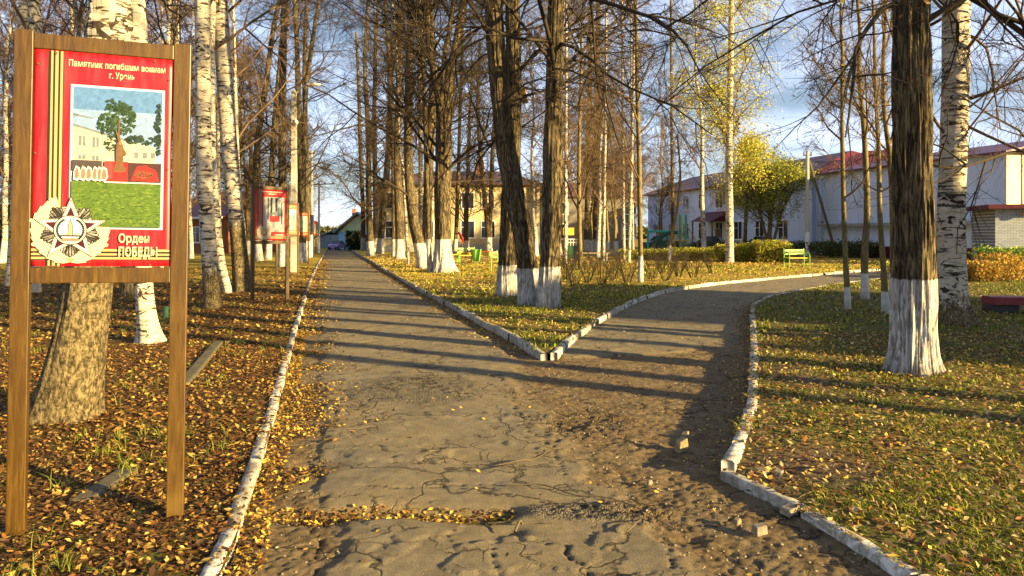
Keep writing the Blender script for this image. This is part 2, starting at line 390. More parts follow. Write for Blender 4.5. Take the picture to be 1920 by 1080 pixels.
def trunk_geo(r, stems, sides, ridge=0.0, flare=.5, lobes=5, rootz=.35):
    parts = []
    for si, (Ps, Rs) in enumerate(stems):
        k = len(Ps); T = unit(np.gradient(Ps, axis=0))
        U = unit(np.cross(T, np.array([0., 1, 0]))); W = np.cross(T, U)
        a = np.arange(sides)*2*np.pi/sides
        z = Ps[:, 2]-Ps[0, 2]
        rr = Rs[:, None]*np.ones((k, sides))
        if si == 0 and flare:
            ph = r.uniform(0, 6.28, 3); lob = .5+.5*np.cos(lobes*a+ph[0])*.7+.25*np.cos((lobes-2)*a+ph[1])
            rr = rr*(1+flare*np.exp(-z/rootz)[:, None]*(.45+lob[None, :]))
        cyl = np.stack([np.cos(a)[None, :]*np.ones((k, 1))*2, np.sin(a)[None, :]*np.ones((k, 1))*2, (z[:, None]*.8)*np.ones((1, sides))], -1)
        rr = rr*(1+.05*noise3(cyl, 1.2, 3+si))
        if ridge:
            RF = 13 if sides >= 90 else 9
            cy2 = np.stack([np.cos(a)[None, :]*np.ones((k, 1))*RF, np.sin(a)[None, :]*np.ones((k, 1))*RF, (z[:, None]*1.6)*np.ones((1, sides))], -1)
            rr = rr*(1+ridge*(np.abs(noise3(cy2, 1.0, 11+si))*2.2-.7))
        V = Ps[:, None, :]+rr[..., None]*(np.cos(a)[None, :, None]*U[:, None, :]+np.sin(a)[None, :, None]*W[:, None, :])
        s = np.arange(sides)[None, :]; j = np.arange(k-1)[:, None]*sides; s2 = (s+1) % sides
        Q = np.stack([j+s, j+s2, j+sides+s2, j+sides+s], -1).reshape(-1, 4)
        parts.append((V.reshape(-1, 3), Q))
    return joinparts(parts)
LEAFQ = np.array([[0, 4, 1], [4, 3, 1], [0, 2, 4], [4, 2, 3]])
def leaves_geo(r, pos, size, tilt=.6, nrm=None):
    n = len(pos); yaw = r.uniform(0, 2*np.pi, n)
    base = np.array([[0, -1, 0], [-.62, .05, .18], [.62, .05, .18], [0, 1.1, .12], [0, 0, 0]], float)
    B = base[None]*np.ones((n, 1, 1)); B[:, 1, 0] *= r.uniform(.6, 1.15, n); B[:, 2, 0] *= r.uniform(.6, 1.15, n)
    B[..., 2] *= r.uniform(-1.6, 2.2, n)[:, None]; B = B*(size*.5)[:, None, None]
    tx = r.normal(0, tilt, n); ty = r.normal(0, tilt, n)
    c, s = np.cos(tx), np.sin(tx); y = B[..., 1]*c[:, None]-B[..., 2]*s[:, None]; z = B[..., 1]*s[:, None]+B[..., 2]*c[:, None]
    B[..., 1] = y; B[..., 2] = z
    c, s = np.cos(ty), np.sin(ty); x = B[..., 0]*c[:, None]+B[..., 2]*s[:, None]; z = -B[..., 0]*s[:, None]+B[..., 2]*c[:, None]
    B[..., 0] = x; B[..., 2] = z
    c, s = np.cos(yaw), np.sin(yaw); x = B[..., 0]*c[:, None]-B[..., 1]*s[:, None]; y = B[..., 0]*s[:, None]+B[..., 1]*c[:, None]
    B[..., 0] = x; B[..., 1] = y
    V = (B+pos[:, None, :]).reshape(-1, 3)
    Fq = (np.arange(n)[:, None, None]*5+LEAFQ[None]).reshape(-1, 3)
    return V, Fq
def pick(r, pal, n, var=.2):
    pal = np.array(pal); c = pal[r.integers(0, len(pal), n)]*r.uniform(1-var, 1+var, (n, 1)); return np.clip(c, 0, 1)
YEL = [(.42,.40,.05), (.55,.44,.05), (.30,.34,.05), (.60,.50,.08), (.38,.36,.04)]
def foliage(r, name, tips, n, size, pal, parent, jit=.12, zr=None, keep=None):
    k = tips.shape[1]; f = tips.reshape(-1, 3)
    if zr: f = f[(f[:, 2] > zr[0]) & (f[:, 2] < zr[1])]
    if keep is not None: f = f[keep(f)]
    if not len(f): return None
    p = f[r.integers(0, len(f), n)]+r.normal(0, jit, (n, 3))
    V, Q = leaves_geo(r, p, r.uniform(.7, 1.3, n)*size, 1.0)
    c = np.repeat(pick(r, pal, n), 5, 0)
    return npmesh(name, V, [Q], M['leaf'], parent, False, {'Col': c})
def stem_from_px(pts, ws, Y, base, Ht, r, n=60, wob=.06, rtop=.03):
    """pixel polyline (base first) in the plane at distance Y -> local polyline up to height Ht"""
    W = np.array([P(x, y, Y) for x, y in pts]); rad = np.array(ws)/2*Y/F
    W[0, 2] = min(W[0, 2], base[2]) if np.allclose(W[0, :2], base[:2], atol=.6) else W[0, 2]
    loc = W-base
    d = unit((loc[-1]-loc[-2])[None])[0]; top = loc[-1]
    if top[2] < Ht:
        nst = max(2, int((Ht-top[2])/2)); L_ = (Ht-top[2])/nst; ext = []; q = top.copy(); dd = d.copy()
        for i in range(nst):
            dd = unit((dd*.8+np.array([0, 0, .25])+r.normal(0, wob, 3))[None])[0]; q = q+dd*L_; ext.append(q.copy())
        loc = np.vstack([loc, ext]); rad = np.concatenate([rad, np.linspace(rad[-1]*.95, rtop, nst)])
    off = r.normal(0, wob*.6, len(loc)); off[0] = 0; loc[:, 1] += np.cumsum(off)*.5
    S = catmull(loc, n); z = np.linspace(0, len(loc)-1, n); Rr = np.interp(z, np.arange(len(loc)), rad)
    return S, Rr
tree_i = [0]
def tree(kind, name, label, base_px, stems, Ht=17, wash=0, foot=0, hb=3, sides=24, ridge=0, flare=.45, lobes=5, gz=.06, group=None,
         cr=None, limbs=(), leaves=None, n=70, cat=None, rootz=.35, mat=None, Y=None, leafy=0):
    """base_px (px,py); stems list of dict(pts,ws); limbs list of (px pts, w0, w1, dY)"""
    tree_i[0] += 1; r = np.random.default_rng(100+tree_i[0])
    if Y is None: b = G(base_px[0], base_px[1], gz); Y = b[1]
    else: b = P(base_px[0], base_px[1], Y); b[2] = gz
    root = empty(name, b); tag(root, label, cat or ('birch tree' if kind == 'birch' else 'tree'), group)
    b2 = b.copy(); b2[2] -= .06
    S = []
    for s in stems: S.append(stem_from_px(s['pts'], s['ws'], Y+s.get('dY', 0), b, s.get('Ht', Ht), r, n))
    S[0][0][0, 2] = -.08
    v, q = trunk_geo(r, S, sides, ridge, flare, lobes, rootz)
    t = npmesh('trunk', v, [q], M[mat or kind], root); t.color = (wash/10, foot/10, 0, 1)
    LB = []
    for lp in limbs:
        pts = [P(x, y, Y)-b for x, y in lp[0]]; dY = lp[3] if len(lp) > 3 else 0
        for i, p_ in enumerate(pts): p_[1] += dY*i/(len(pts)-1)
        LB.append((pts, lp[1]/2*Y/F, lp[2]/2*Y/F))
    c = dict(n1=20, n2=9, n3=7, n4=4, L1=4.0); c.update(cr or {})
    v, q, tips = crown_geo(r, S, kind, hb, limbs=LB, **c)
    npmesh('crown', v, [q], M[KIND[kind]['mat']], root)
    if leaves: foliage(r, 'leaves', tips, leaves.get('n', 4000), leaves.get('size', .07), leaves.get('pal', YEL), root, leaves.get('jit', .15), leaves.get('zr'))
    elif leafy: foliage(r, 'leaves', tips, leafy, .06, [(.30,.17,.05), (.22,.12,.04), (.40,.30,.06)], root, .03)
    return root
# pool of whole trees for the background
POOL = {}
def pool_tree(kind, j):
    r = np.random.default_rng(900+j+{'linden': 0, 'birch': 50, 'young': 80}[kind])
    Ht = {'linden': 19, 'birch': 19, 'young': 13}[kind]
    def mk(x0, lean, Hh, r0):
        k = 12; z = np.linspace(-.1, Hh, k); x = x0+lean*z/Hh*3+np.cumsum(r.normal(0, .09, k)); y = np.cumsum(r.normal(0, .09, k))
        return catmull(np.stack([x-(x[0]-x0), y, z], 1), 26), np.interp(np.linspace(0, 1, 26), [0, .1, .6, 1], [r0*1.15, r0, r0*.6, .03])
    S = [mk(0, r.normal(0, .3), Ht, {'linden': .24, 'birch': .15, 'young': .10}[kind])]
    if kind == 'linden' and j % 2:
        a, b = mk(0, r.normal(0, .5), Ht*.9, .16); a = a.copy(); a[:, 2] += 0; S.append((a[4:], b[4:]))
        a0 = S[0][0]; d = a0[4]-S[1][0][0]; S[1] = (S[1][0]+d, S[1][1])
    tv, tq = trunk_geo(r, S, 10, 0, .3, 5)
    cv, cq, tips = crown_geo(r, S, kind, {'linden': 2.6, 'birch': 3.5, 'young': 1.8}[kind], n1=34 if kind != 'young' else 26, n2=8, n3=7, n4=4,
                             r1k=.012, L1={'linden': 4.2, 'birch': 3.2, 'young': 2.6}[kind], tmin=.0095)
    t = npmesh('trunk', tv, [tq], M['linden' if kind == 'linden' else kind]); c = npmesh('crown', cv, [cq], M[KIND[kind]['mat'] if kind != 'linden' else 'twig_brown'])
    tm, cm = t.data, c.data; bpy.data.objects.remove(t); bpy.data.objects.remove(c); return tm, cm
def bg_tree(kind, j, x, y, label, group, s=1.0, wash=1.1, rz=None, gz=0.0, name=None, leaves=0):
    key = (kind, j)
    if key not in POOL: POOL[key] = pool_tree(kind, j)
    tm, cm = POOL[key]
    root = empty(name or {'linden': 'linden_tree', 'birch': 'birch_tree', 'young': 'young_tree'}[kind], (x, y, gz), random.uniform(0, 6.28) if rz is None else rz)
    root.scale = (s, s, s); tag(root, label, 'birch tree' if kind == 'birch' else 'tree', group)
    t = link(bpy.data.objects.new('trunk', tm), root); t.color = (wash/10/s, .03 if kind == 'birch' else 0, 0, 1)
    link(bpy.data.objects.new('crown', cm), root)
    return root
# ------------------------------------------------------------------ ground, paths, kerbs
def gp(l, z=0.0): return [tuple(G(x, y, z)[:2]) for x, y in l]
KL = [(-.55, -4.0)]+gp([(410,1080),(435,1040),(470,905),(500,830),(530,722),(560,602),(574,556),(586,520),(596,497),(604,483)], .05)+[(-18.6, 72.0), (-24, 95)]
KL = [(-.35,-4.0)] + KL[1:]
KM = gp([(1015,668),(965,637),(900,604),(845,573),(790,545),(752,523),(720,506),(695,490),(680,482)], .04)+[(-16.0, 72.0), (-19, 84)]
KI = gp([(1040,665),(1075,636),(1110,610),(1150,585),(1200,560),(1245,546),(1300,536),(1370,528),(1450,521),(1530,514),(1600,508)], .06)+[(23, 37.2), (40, 43)]
KR = [(3.9,-3.0)]+gp([(1720,1085),(1620,1023),(1530,975),(1440,916)],.035)+gp([(1352,876)],.06)+gp([(1385,800),(1402,752),(1405,700),(1409,640),(1406,590),(1409,570),(1440,555),(1500,543),(1560,533),(1660,520)], .09)+[(24, 31.5), (42, 36.5)]
def inpoly(p, poly):
    x, y = p[:, 0], p[:, 1]; c = np.zeros(len(p), bool); poly = np.asarray(poly); n = len(poly)
    for i in range(n):
        x0, y0 = poly[i]; x1, y1 = poly[(i+1) % n]
        k = ((y0 > y) != (y1 > y)); 
        if y0 == y1: continue
        xi = (x1-x0)*(y-y0)/(y1-y0)+x0; c ^= k & (x < xi)
    return c
def dist_line(p, line):
    line = np.asarray(line); d = np.full(len(p), 1e9)
    for a, b in zip(line[:-1], line[1:]):
        ab = b-a; t = np.clip(((p-a)@ab)/(ab@ab), 0, 1); d = np.minimum(d, np.linalg.norm(p-(a+t[:, None]*ab), axis=1))
    return d
def resample(line, step):
    line = np.asarray(line, float); s = np.concatenate([[0], np.cumsum(np.linalg.norm(np.diff(line, axis=0), axis=1))])
    n = max(2, int(s[-1]/step)+1); t = np.linspace(0, s[-1], n); return np.stack([np.interp(t, s, line[:, 0]), np.interp(t, s, line[:, 1])], 1)
PL = [(-90, -4)]+KL+[(-24, 95), (-90, 95)]; PL = [tuple(p) for p in KL]+[(-90, 95), (-90, -4)]
PI_ = [tuple(p) for p in KM]+[(-19, 90), (60, 90), (60, 46)]+[tuple(p) for p in KI[::-1]]
PR = [tuple(p) for p in KR]+[(60, 34), (60, -3)]
PATH = [tuple(p) for p in KL]+[tuple(p) for p in KM[::-1]]+[tuple(p) for p in KI]+[tuple(p) for p in KR[::-1]]
npz = np.array
LZ, IZ, RZ = .055, .075, .10
def lawn_h(p, z0, edge):
    d = dist_line(p, edge)
    if z0 == RZ: z0 = z0-.065*sm(5.6, 4.9, p[:, 1])
    h = z0+.028*noise3(p, .9, 5)+.012*noise3(p, 4.0, 6)
    far = np.clip(d/.5, 0, 1); return z0-.012+(h-z0+.012)*far
def adaptive_pts(poly, r, near_step=.12):
    """jittered points, step grows with distance from the camera"""
    out_ = []; poly = np.asarray(poly); x0, y0 = poly.min(0); x1, y1 = poly.max(0)
    y = max(y0, -4)
    while y < y1:
        st = max(near_step, .022*max(y, 1)+.0) if y > 2 else .5
        xs = np.arange(max(x0, -3-1.0*max(y, 3)), min(x1, 3+1.0*max(y, 3)), st)
        q = np.stack([xs+r.uniform(-.3, .3, len(xs))*st, y+r.uniform(-.3, .3, len(xs))*st], 1); out_.append(q); y += st
    q = np.concatenate(out_); q = q[inpoly(q, poly)]
    return q
def fill(name, poly, edge, mat, z0, hf, attrs=None, step=.12, label=None):
    r = np.random.default_rng(3); poly_e = resample(list(poly)+[poly[0]], .35)[:-1]
    q = adaptive_pts(poly, r, step); q = q[dist_line(q, np.vstack([poly_e, poly_e[:1]])) > step*.45]
    pts = [Vector((float(a), float(b))) for a, b in np.vstack([poly_e, q])]
    n = len(poly_e); ed = [(i, (i+1) % n) for i in range(n)]
    res = delaunay_2d_cdt(pts, ed, [], 1, 1e-5)
    p = np.array([(v.x, v.y) for v in res[0]]); f = np.array([t for t in res[2] if len(t) == 3])
    z = hf(p); V = np.column_stack([p, z])
    a = p[f[:, 1]]-p[f[:, 0]]; b = p[f[:, 2]]-p[f[:, 0]]; flip = (a[:, 0]*b[:, 1]-a[:, 1]*b[:, 0]) < 0
    f[flip] = f[flip][:, ::-1]
    at = {k: fn(p) for k, fn in (attrs or {}).items()}
    o = npmesh(name, V, [f], mat, None, True, at); tag(o, kind='structure'); return o
def sm(a, b, x): t = np.clip((x-a)/(b-a), 0, 1); return t*t*(3-2*t)
def gold_f(p):  # golden leaf litter, sunlight on the back strip put into its colour too
    return sm(20, 27, p[:, 1])*np.clip(.75+.5*noise3(p, .3, 9), 0, 1)*sm(-40, -22, -np.abs(p[:, 0]))
def bareR(p):
    d = dist_line(p, KR); n = noise3(p, 1.5, 8)
    a = np.exp(-((p[:, 0]-2.05)**2+(p[:, 1]-4.85)**2)/.12)*1.6+np.exp(-((p[:, 0]-3.1)**2/.06+(p[:, 1]-8.0)**2/.7))*1.3
    return np.clip(a+sm(.3, .1, d)*(.35+.5*n), 0, .95)
def bareI(p):
    d = np.minimum(dist_line(p, KM), dist_line(p, KI)); n = noise3(p, 1.2, 8)
    a = np.exp(-((p[:, 0]-4)**2/60+(p[:, 1]-47)**2/18))*.9+np.exp(-((p[:, 0]+2)**2/30+(p[:, 1]-40)**2/5))*.8
    return np.clip(a+sm(.5, .1, d)*.3+sm(.35, .7, n)*.4, 0, .95)
fill('left_lawn', PL, KL, M['leafy'], LZ, lambda p: lawn_h(p, LZ, KL), {'gold': lambda p: gold_f(p)*.8, 'bare': lambda p: p[:, 0]*0})
fill('island_lawn', PI_, KM, M['grassy'], IZ, lambda p: lawn_h(p, IZ, np.vstack([KM[::-1], KI])), {'gold': gold_f, 'bare': bareI})
fill('right_lawn', PR, KR, M['grassy'], RZ, lambda p: lawn_h(p, RZ, KR), {'gold': lambda p: gold_f(p)*.4, 'bare': bareR})
# big base ground reaching the horizon
nx = 60; xs = np.sign(np.linspace(-1, 1, nx))*np.abs(np.linspace(-1, 1, nx))**2.2*900
X_, Y_ = np.meshgrid(xs, xs); base = np.stack([X_.ravel(), Y_.ravel(), np.full(nx*nx, -.14)], 1)
i = np.arange(nx-1)[:, None]*nx+np.arange(nx-1)[None]; Q = np.stack([i, i+1, i+nx+1, i+nx], -1).reshape(-1, 4)
g_ = npmesh('ground', base, [Q], M['leafy'], None, True, {'gold': np.full(nx*nx, .5), 'bare': np.full(nx*nx, .25)}); tag(g_, kind='structure')
# ---- asphalt path with relief
CR = [ # cracks as pixel polylines
 [(822,655),(826,675),(822,690),(836,700),(852,706)], [(735,545),(742,575),(760,590)], [(915,738),(880,745),(858,750)],
 [(1045,790),(1060,775),(1090,770),(1120,768)], [(1000,790),(1020,800),(1035,815),(1048,830)], [(975,770),(1000,800)],
 [(600,845),(625,800),(632,760)], [(610,960),(590,1000),(585,1080)], [(1065,1020),(1072,1050),(1110,1080)], [(925,1030),(940,1080)], [(1245,1000),(1250,1060)],
 [(690,640),(705,632),(712,640)], [(700,830),(735,850),(745,870)], [(930,700),(960,735),(965,770),(985,800),(1040,840),(1060,890)],
 [(630,700),(650,740),(690,775)], [(1130,790),(1150,800),(1165,812)], [(700,600),(712,620),(790,628)], [(660,910),(760,915),(880,905),(960,908)]]
CRW = [gp(c) for c in CR]
def vn(p, s, seed):
    q = np.asarray(p)*s; o = 0; a = 1; tot = 0
    for k in range(3):
        i = np.floor(q).astype(np.int64); f = q-i; f = f*f*(3-2*f)
        def h_(ix, iy):
            t = (ix*374761393+iy*668265263+seed*982451653+k*77777) & 0xffffffff
            t = ((t^(t >> 13))*1274126177) & 0xffffffff; return ((t^(t >> 16)) & 0xffff)/32767.5-1
        v = (h_(i[:, 0], i[:, 1])*(1-f[:, 0])+h_(i[:, 0]+1, i[:, 1])*f[:, 0])*(1-f[:, 1])+(h_(i[:, 0], i[:, 1]+1)*(1-f[:, 0])+h_(i[:, 0]+1, i[:, 1]+1)*f[:, 0])*f[:, 1]
        o = o+a*v; tot += a; a *= .5; q = q@np.array([[.8, .6], [-.6, .8]])*2.03
    return o/tot*1.3
def trench(p):  # cross trench filled with litter, near the camera
    yc = 4.17+.03*np.sin(p[:, 0]*7)+.02*noise3(p, 6, 2)
    return np.exp(-((p[:, 1]-yc)/.10)**2)*sm(-1.55, -1.2, p[:, 0])*sm(.12, -.12, p[:, 0])
def gravelm(p):
    n = noise3(p, 5, 4)*.5
    a = sm(1.25, .8, np.sqrt(((p[:, 0]-.50)/.42)**2+((p[:, 1]-4.17)/.13)**2)+n*.4)
    b = sm(1.25, .7, np.sqrt(((p[:, 0]+.95)/.75)**2+((p[:, 1]-7.4)/.75)**2)+n*.5)
    c = sm(1.25, .8, np.sqrt(((p[:, 0]-.62)/.42)**2+((p[:, 1]-6.15)/.42)**2)+n*.4)
    return np.clip(a+b*.75+c*.6, 0, 1)
def dirtm(p):
    n = vn(p, 1.6, 12)*.4+vn(p, 7, 13)*.2
    dr = dist_line(p, KR); dl = dist_line(p, KL)
    xe = np.interp(p[:, 1], [2, 3.4, 4.2, 5, 6, 7, 8, 9.3, 9.8, 11], [.9, .75, .75, .55, .35, .15, .05, .3, 2.4, 3.2])
    right = sm(-.18, .22, p[:, 0]-xe+n*.5)*sm(10.8, 9.6, p[:, 1])
    wd = np.interp(p[:, 1], [2, 4, 5, 6, 9, 16, 40], [.45, .55, .38, .42, .42, .3, .15])
    left = sm(.12, -.12, dl-wd+n*.25)
    rr = sm(.10, -.12, dr-.22+n*.2)*sm(40, 20, p[:, 1])
    dm = dist_line(p, KM); mid = sm(.1, -.12, dm-.28+n*.2)
    return np.clip(np.maximum.reduce([right, left, rr, mid, trench(p)*1.2, gravelm(p)*0]), 0, 1)
def crackm(p):
    o = np.zeros(len(p)); near = p[:, 1] < 20; q = p[near]+np.stack([noise3(p[near], 11, 1), noise3(p[near], 13, 2)], 1)*.055
    d = np.full(len(q), 9.)
    for c in CRW: d = np.minimum(d, dist_line(q, np.array(c))/(.8+.0*q[:, 0]))
    wv = .0045+.012*np.clip(noise3(q, 4, 7), 0, 1)**1.5; o[near] = sm(wv*1.8, wv*.5, d); return o
def path_h(p):
    h = .012*noise3(p, .8, 20)+.006*noise3(p, 3.5, 21)
    d = dirtm(p); g = gravelm(p); near = sm(16, 9, p[:, 1])
    rough = vn(p, 9, 22)*.006+vn(p, 38, 23)*.012
    h = h-.018*sm(.3, .7, d)+d*rough*.8*near+g*(.012+rough*1.1)*near
    h = h+near*(vn(p, 22, 26)*.0012+vn(p, 2, 27)*.006)
    h = h-.016*crackm(p)-.065*trench(p)
    # slab edges: a broken layer step
    s = vn(p, 1.1, 30)+.25*vn(p, 6, 31); h = h+near*.010*sm(-.006, .006, s-.42)*(1-d)+near*.008*sm(-.006, .006, vn(p, 1.9, 35)+.2*vn(p, 9, 36)-.5)*(1-d)
    pot = [(960+85, 800, .13), (1050, 775, .1), (690, 640, .1), (955, 990, .09), (1035, 985, .0), (1290, 1000, .08), (600, 870, .18)]
    for x, y, rad in pot:
        if rad: c = G(x, y)[:2]; h = h-.035*np.exp(-(((p-c)/[rad, rad*.8])**2).sum(1))
    return h
def path_pts(poly, r):
    out_ = []; y = -3.; poly = np.asarray(poly)
    while y < 95:
        st = .4 if y < 2.6 else (.017 if y < 4.8 else (.0043*y*(1 if y < 14 else 1.6)))
        xs = np.arange(max(-26, -3.2-.3*max(y, 0)), min(43, 4.5+1.1*max(y, 0)), st*(1 if y < 14 else 1.5))
        out_.append(np.stack([xs+r.uniform(-.25, .25, len(xs))*st, y+r.uniform(-.25, .25, len(xs))*st], 1)); y += st
    q = np.concatenate(out_); return q[inpoly(q, poly)]
adaptive_old = adaptive_pts
adaptive_pts = lambda poly, r, s: path_pts(poly, r)
fill('asphalt_path', PATH, None, M['asphalt'], 0, path_h, {'dirt': lambda p: dirtm(p)*np.clip(.8+.3*noise3(p, 7, 40), 0, 1), 'gravel': gravelm, 'crack': lambda p: crackm(p)*.85}, step=.03)
adaptive_pts = adaptive_old
# ---- kerbs: laid stones, one run each
def kerb(line, w, z0, z1, wornf, seed, length=1.0, side=1, jit=.012, gap=.012):
    r = np.random.default_rng(seed); L_ = np.asarray(line, float)
    s = np.concatenate([[0], np.cumsum(np.linalg.norm(np.diff(L_, axis=0), axis=1))])
    f = lambda t: np.array([np.interp(t, s, L_[:, 0]), np.interp(t, s, L_[:, 1])])
    V = []; Q = []; A = []; t = 0
    while t < s[-1]-.2:
        y = f(t)[1]; ln = length*r.uniform(.85, 1.1); a, b = f(t+gap), f(min(t+ln-gap, s[-1])); t += ln
        if a[1] > 70: ln *= 2
        d = b-a; L2 = np.linalg.norm(d)
        if L2 < .1: continue
        d /= L2; nn = np.array([-d[1], d[0]])*side; k = 14; m = 7
        a = a+nn*r.normal(0, jit); b = b+nn*r.normal(0, jit); za = z1+r.normal(0, jit*.6); zb = z1+r.normal(0, jit*.6)
        # cross profile (u across, z) open loop with chamfers
        prof = [(0, None), (0, -.012), (.01, 0), (w*.5, 0), (w-.01, 0), (w, -.012), (w, None)]
        worn = r.uniform(0, 1) < wornf(f(t)[1]); o = len(V)
        for i_ in range(k):
            u = i_/(k-1); c = a+(b-a)*u; zt = za+(zb-za)*u
            chip = -.03*max(0, r.normal(-.6, 1)) if i_ in (0, k-1) else 0
            for (pu, pz) in prof:
                zz = z0 if pz is None else zt+pz+(chip if pz < 0 or i_ in (0, k-1) else 0)*.5+r.normal(0, .0022)
                cc = c+nn*(pu+r.normal(0, .0025)); V.append((cc[0], cc[1], zz)); A.append(float(np.clip((.75 if worn else .12)+r.normal(0, .15), 0, 1)))
        for i_ in range(k-1):
            for j in range(m-1): Q.append((o+i_*m+j, o+i_*m+j+1, o+(i_+1)*m+j+1, o+(i_+1)*m+j))
        # end caps
        Q2.append([o+j for j in range(m)]); Q2.append([o+(k-1)*m+j for j in range(m)][::-1])
    return V, Q, A
def add_kerb(*a, **k):
    global Q2
    Q2 = []; V, Q, A = kerb(*a, **k)
    o = npmesh('kerb', V, [np.array(Q), np.array(Q2)], M['kerb'], None, False, {'worn': np.array(A)}); tag(o, kind='structure'); return o
add_kerb(KL, .075, -.08, .062, lambda y: .1 if y < 16 else .5, 1, 1.05, 1, .008)
add_kerb(KM, .09, -.08, .085, lambda y: .9, 2, 1.0, -1, .014)
add_kerb(KI, .09, -.08, .088, lambda y: .3, 3, .95, 1, .014)
i5 = 5
add_kerb(KR[i5:], .085, -.08, .105, lambda y: .12, 4, .5, -1, .007)
add_kerb(KR[:i5+1], .08, -.08, .042, lambda y: .25, 5, .95, -1, .006)
# ---- litter and grass
def zlift(p): return p
BROWN = [(.22,.09,.028), (.12,.05,.018), (.30,.14,.035), (.07,.035,.018), (.42,.23,.05), (.16,.09,.045), (.46,.30,.07), (.10,.055,.03), (.55,.40,.10), (.05,.028,.016)]
GOLD = [(.667,.460,.069), (.759,.540,.092), (.552,.380,.057), (.460,.276,.057), (.632,.517,.115)]
PALE = [(.486,.378,.203), (.324,.230,.121), (.243,.149,.074), (.621,.486,.189), (.121,.081,.041), (.176,.108,.054)]
def zone_pts(r, poly, y0, y1, dens, xr=None):
    hw = lambda y: .76*y+.4
    n = int((y1-y0)*(hw(y0)+hw(y1))*dens); y = np.sqrt(r.uniform(max(y0, .5)**2, y1**2, n)) ; x = r.uniform(-1, 1, n)*hw(y)
    p = np.stack([x, y], 1); return p[inpoly(p, poly)]
def scatter_leaves(name, plist, hf, pal, label, seed, tilt=.35, lift=.008):
    r = np.random.default_rng(seed); V = []; Fq = []; C = []; o = 0
    for p, size in plist:
        if not len(p): continue
        z = hf(p)+lift+np.abs(r.normal(0, .008, len(p)))
        pos = np.column_stack([p, z]); v, f = leaves_geo(r, pos, size*r.uniform(.6, 1.35, len(p)), tilt)
        V.append(v); Fq.append(f+o); o += len(v); c = pick(r, pal, len(p), .25); C.append(np.repeat(c, 5, 0))
    ob = npmesh(name, np.concatenate(V), [np.concatenate(Fq)], M['leaf'], None, False, {'Col': np.concatenate(C)})
    return tag(ob, label, 'leaves', kind='stuff')
r_ = np.random.default_rng(42)
hl = lambda p: lawn_h(p, LZ, KL); hi = lambda p: lawn_h(p, IZ, np.vstack([KM[::-1], KI])); hr = lambda p: lawn_h(p, RZ, KR)
zl = [(zone_pts(r_, PL, 2.5, 6, 1500), .034), (zone_pts(r_, PL, 2.5, 6, 90), .06), (zone_pts(r_, PL, 6, 10, 800), .045), (zone_pts(r_, PL, 10, 18, 190), .07), (zone_pts(r_, PL, 18, 34, 38), .11)]
scatter_leaves('fallen_leaves', zl, hl, BROWN, 'brown and orange fallen leaves carpeting the lawn left of the path', 1, .33)
def keepn(p, thr, s=1.1, sd=14): return p[noise3(p, s, sd) > thr]
zr = [(zone_pts(r_, PR, 2.5, 6, 780), .036), (zone_pts(r_, PR, 2.5, 6, 40), .065), (zone_pts(r_, PR, 6, 11, 420), .042), (zone_pts(r_, PR, 11, 26, 60), .06)]
scatter_leaves('fallen_leaves', zr, hr, PALE+BROWN[:4]+GOLD[:1], 'pale dry fallen leaves lying among the grass on the right lawn', 2, .4, .015)
zi = [(zone_pts(r_, PI_, 9.5, 16, 200), .045), (zone_pts(r_, PI_, 16, 30, 75), .07), (zone_pts(r_, PI_, 30, 55, 22), .13)]
scatter_leaves('fallen_leaves', zi, hi, GOLD+PALE[:2]+BROWN[:2], 'yellow fallen leaves over the lawn between the two paths', 3, .4, .015)
# litter on the asphalt: along kerbs, in the trench, a few loose
def along(line, n, wd, side, ymin, ymax, r):
    L_ = resample(line, .05); L_ = L_[(L_[:, 1] > ymin) & (L_[:, 1] < ymax)]
    i_ = r.integers(0, len(L_)-1, n); d = unit(L_[i_+1]-L_[i_]); nn = np.stack([-d[:, 1], d[:, 0]], 1)*side
    return L_[i_]+nn*(np.abs(r.normal(0, 1, n))[:, None]*wd*.55)
wl = along(KL, 9500, .5, -1, 2.8, 12, r_); wl2 = along(KL, 4500, .5, -1, 12, 45, r_)
wl = wl[(vn(wl, 1.6, 33) > -.15) | (dist_line(wl, KL) < .16)]
tp = np.stack([r_.uniform(-1.5, .1, 5000), r_.normal(4.17, .12, 5000)], 1); tp = tp[(trench(tp) > .35) & (r_.uniform(0, 1, len(tp)) < .5)]
wr = along(KR, 1500, .3, 1, 4.9, 18, r_); wm = along(KM, 2600, .45, 1, 9.5, 40, r_)
few = zone_pts(r_, PATH, 3, 9, 6); few2 = zone_pts(r_, PATH, 9, 40, 3); crumbs = zone_pts(r_, PATH, 3, 9, 160); crumbs = crumbs[dirtm(crumbs) > .55]
scatter_leaves('fallen_leaves', [(wl, .034), (wl2, .055), (wr, .03), (wm, .045), (few, .03), (few2, .045), (tp, .03)], path_h, BROWN+GOLD[:3], 'fallen leaves drifted along the kerbs and in the trench of the asphalt path', 4, .35, .006)
r2 = np.random.default_rng(5)
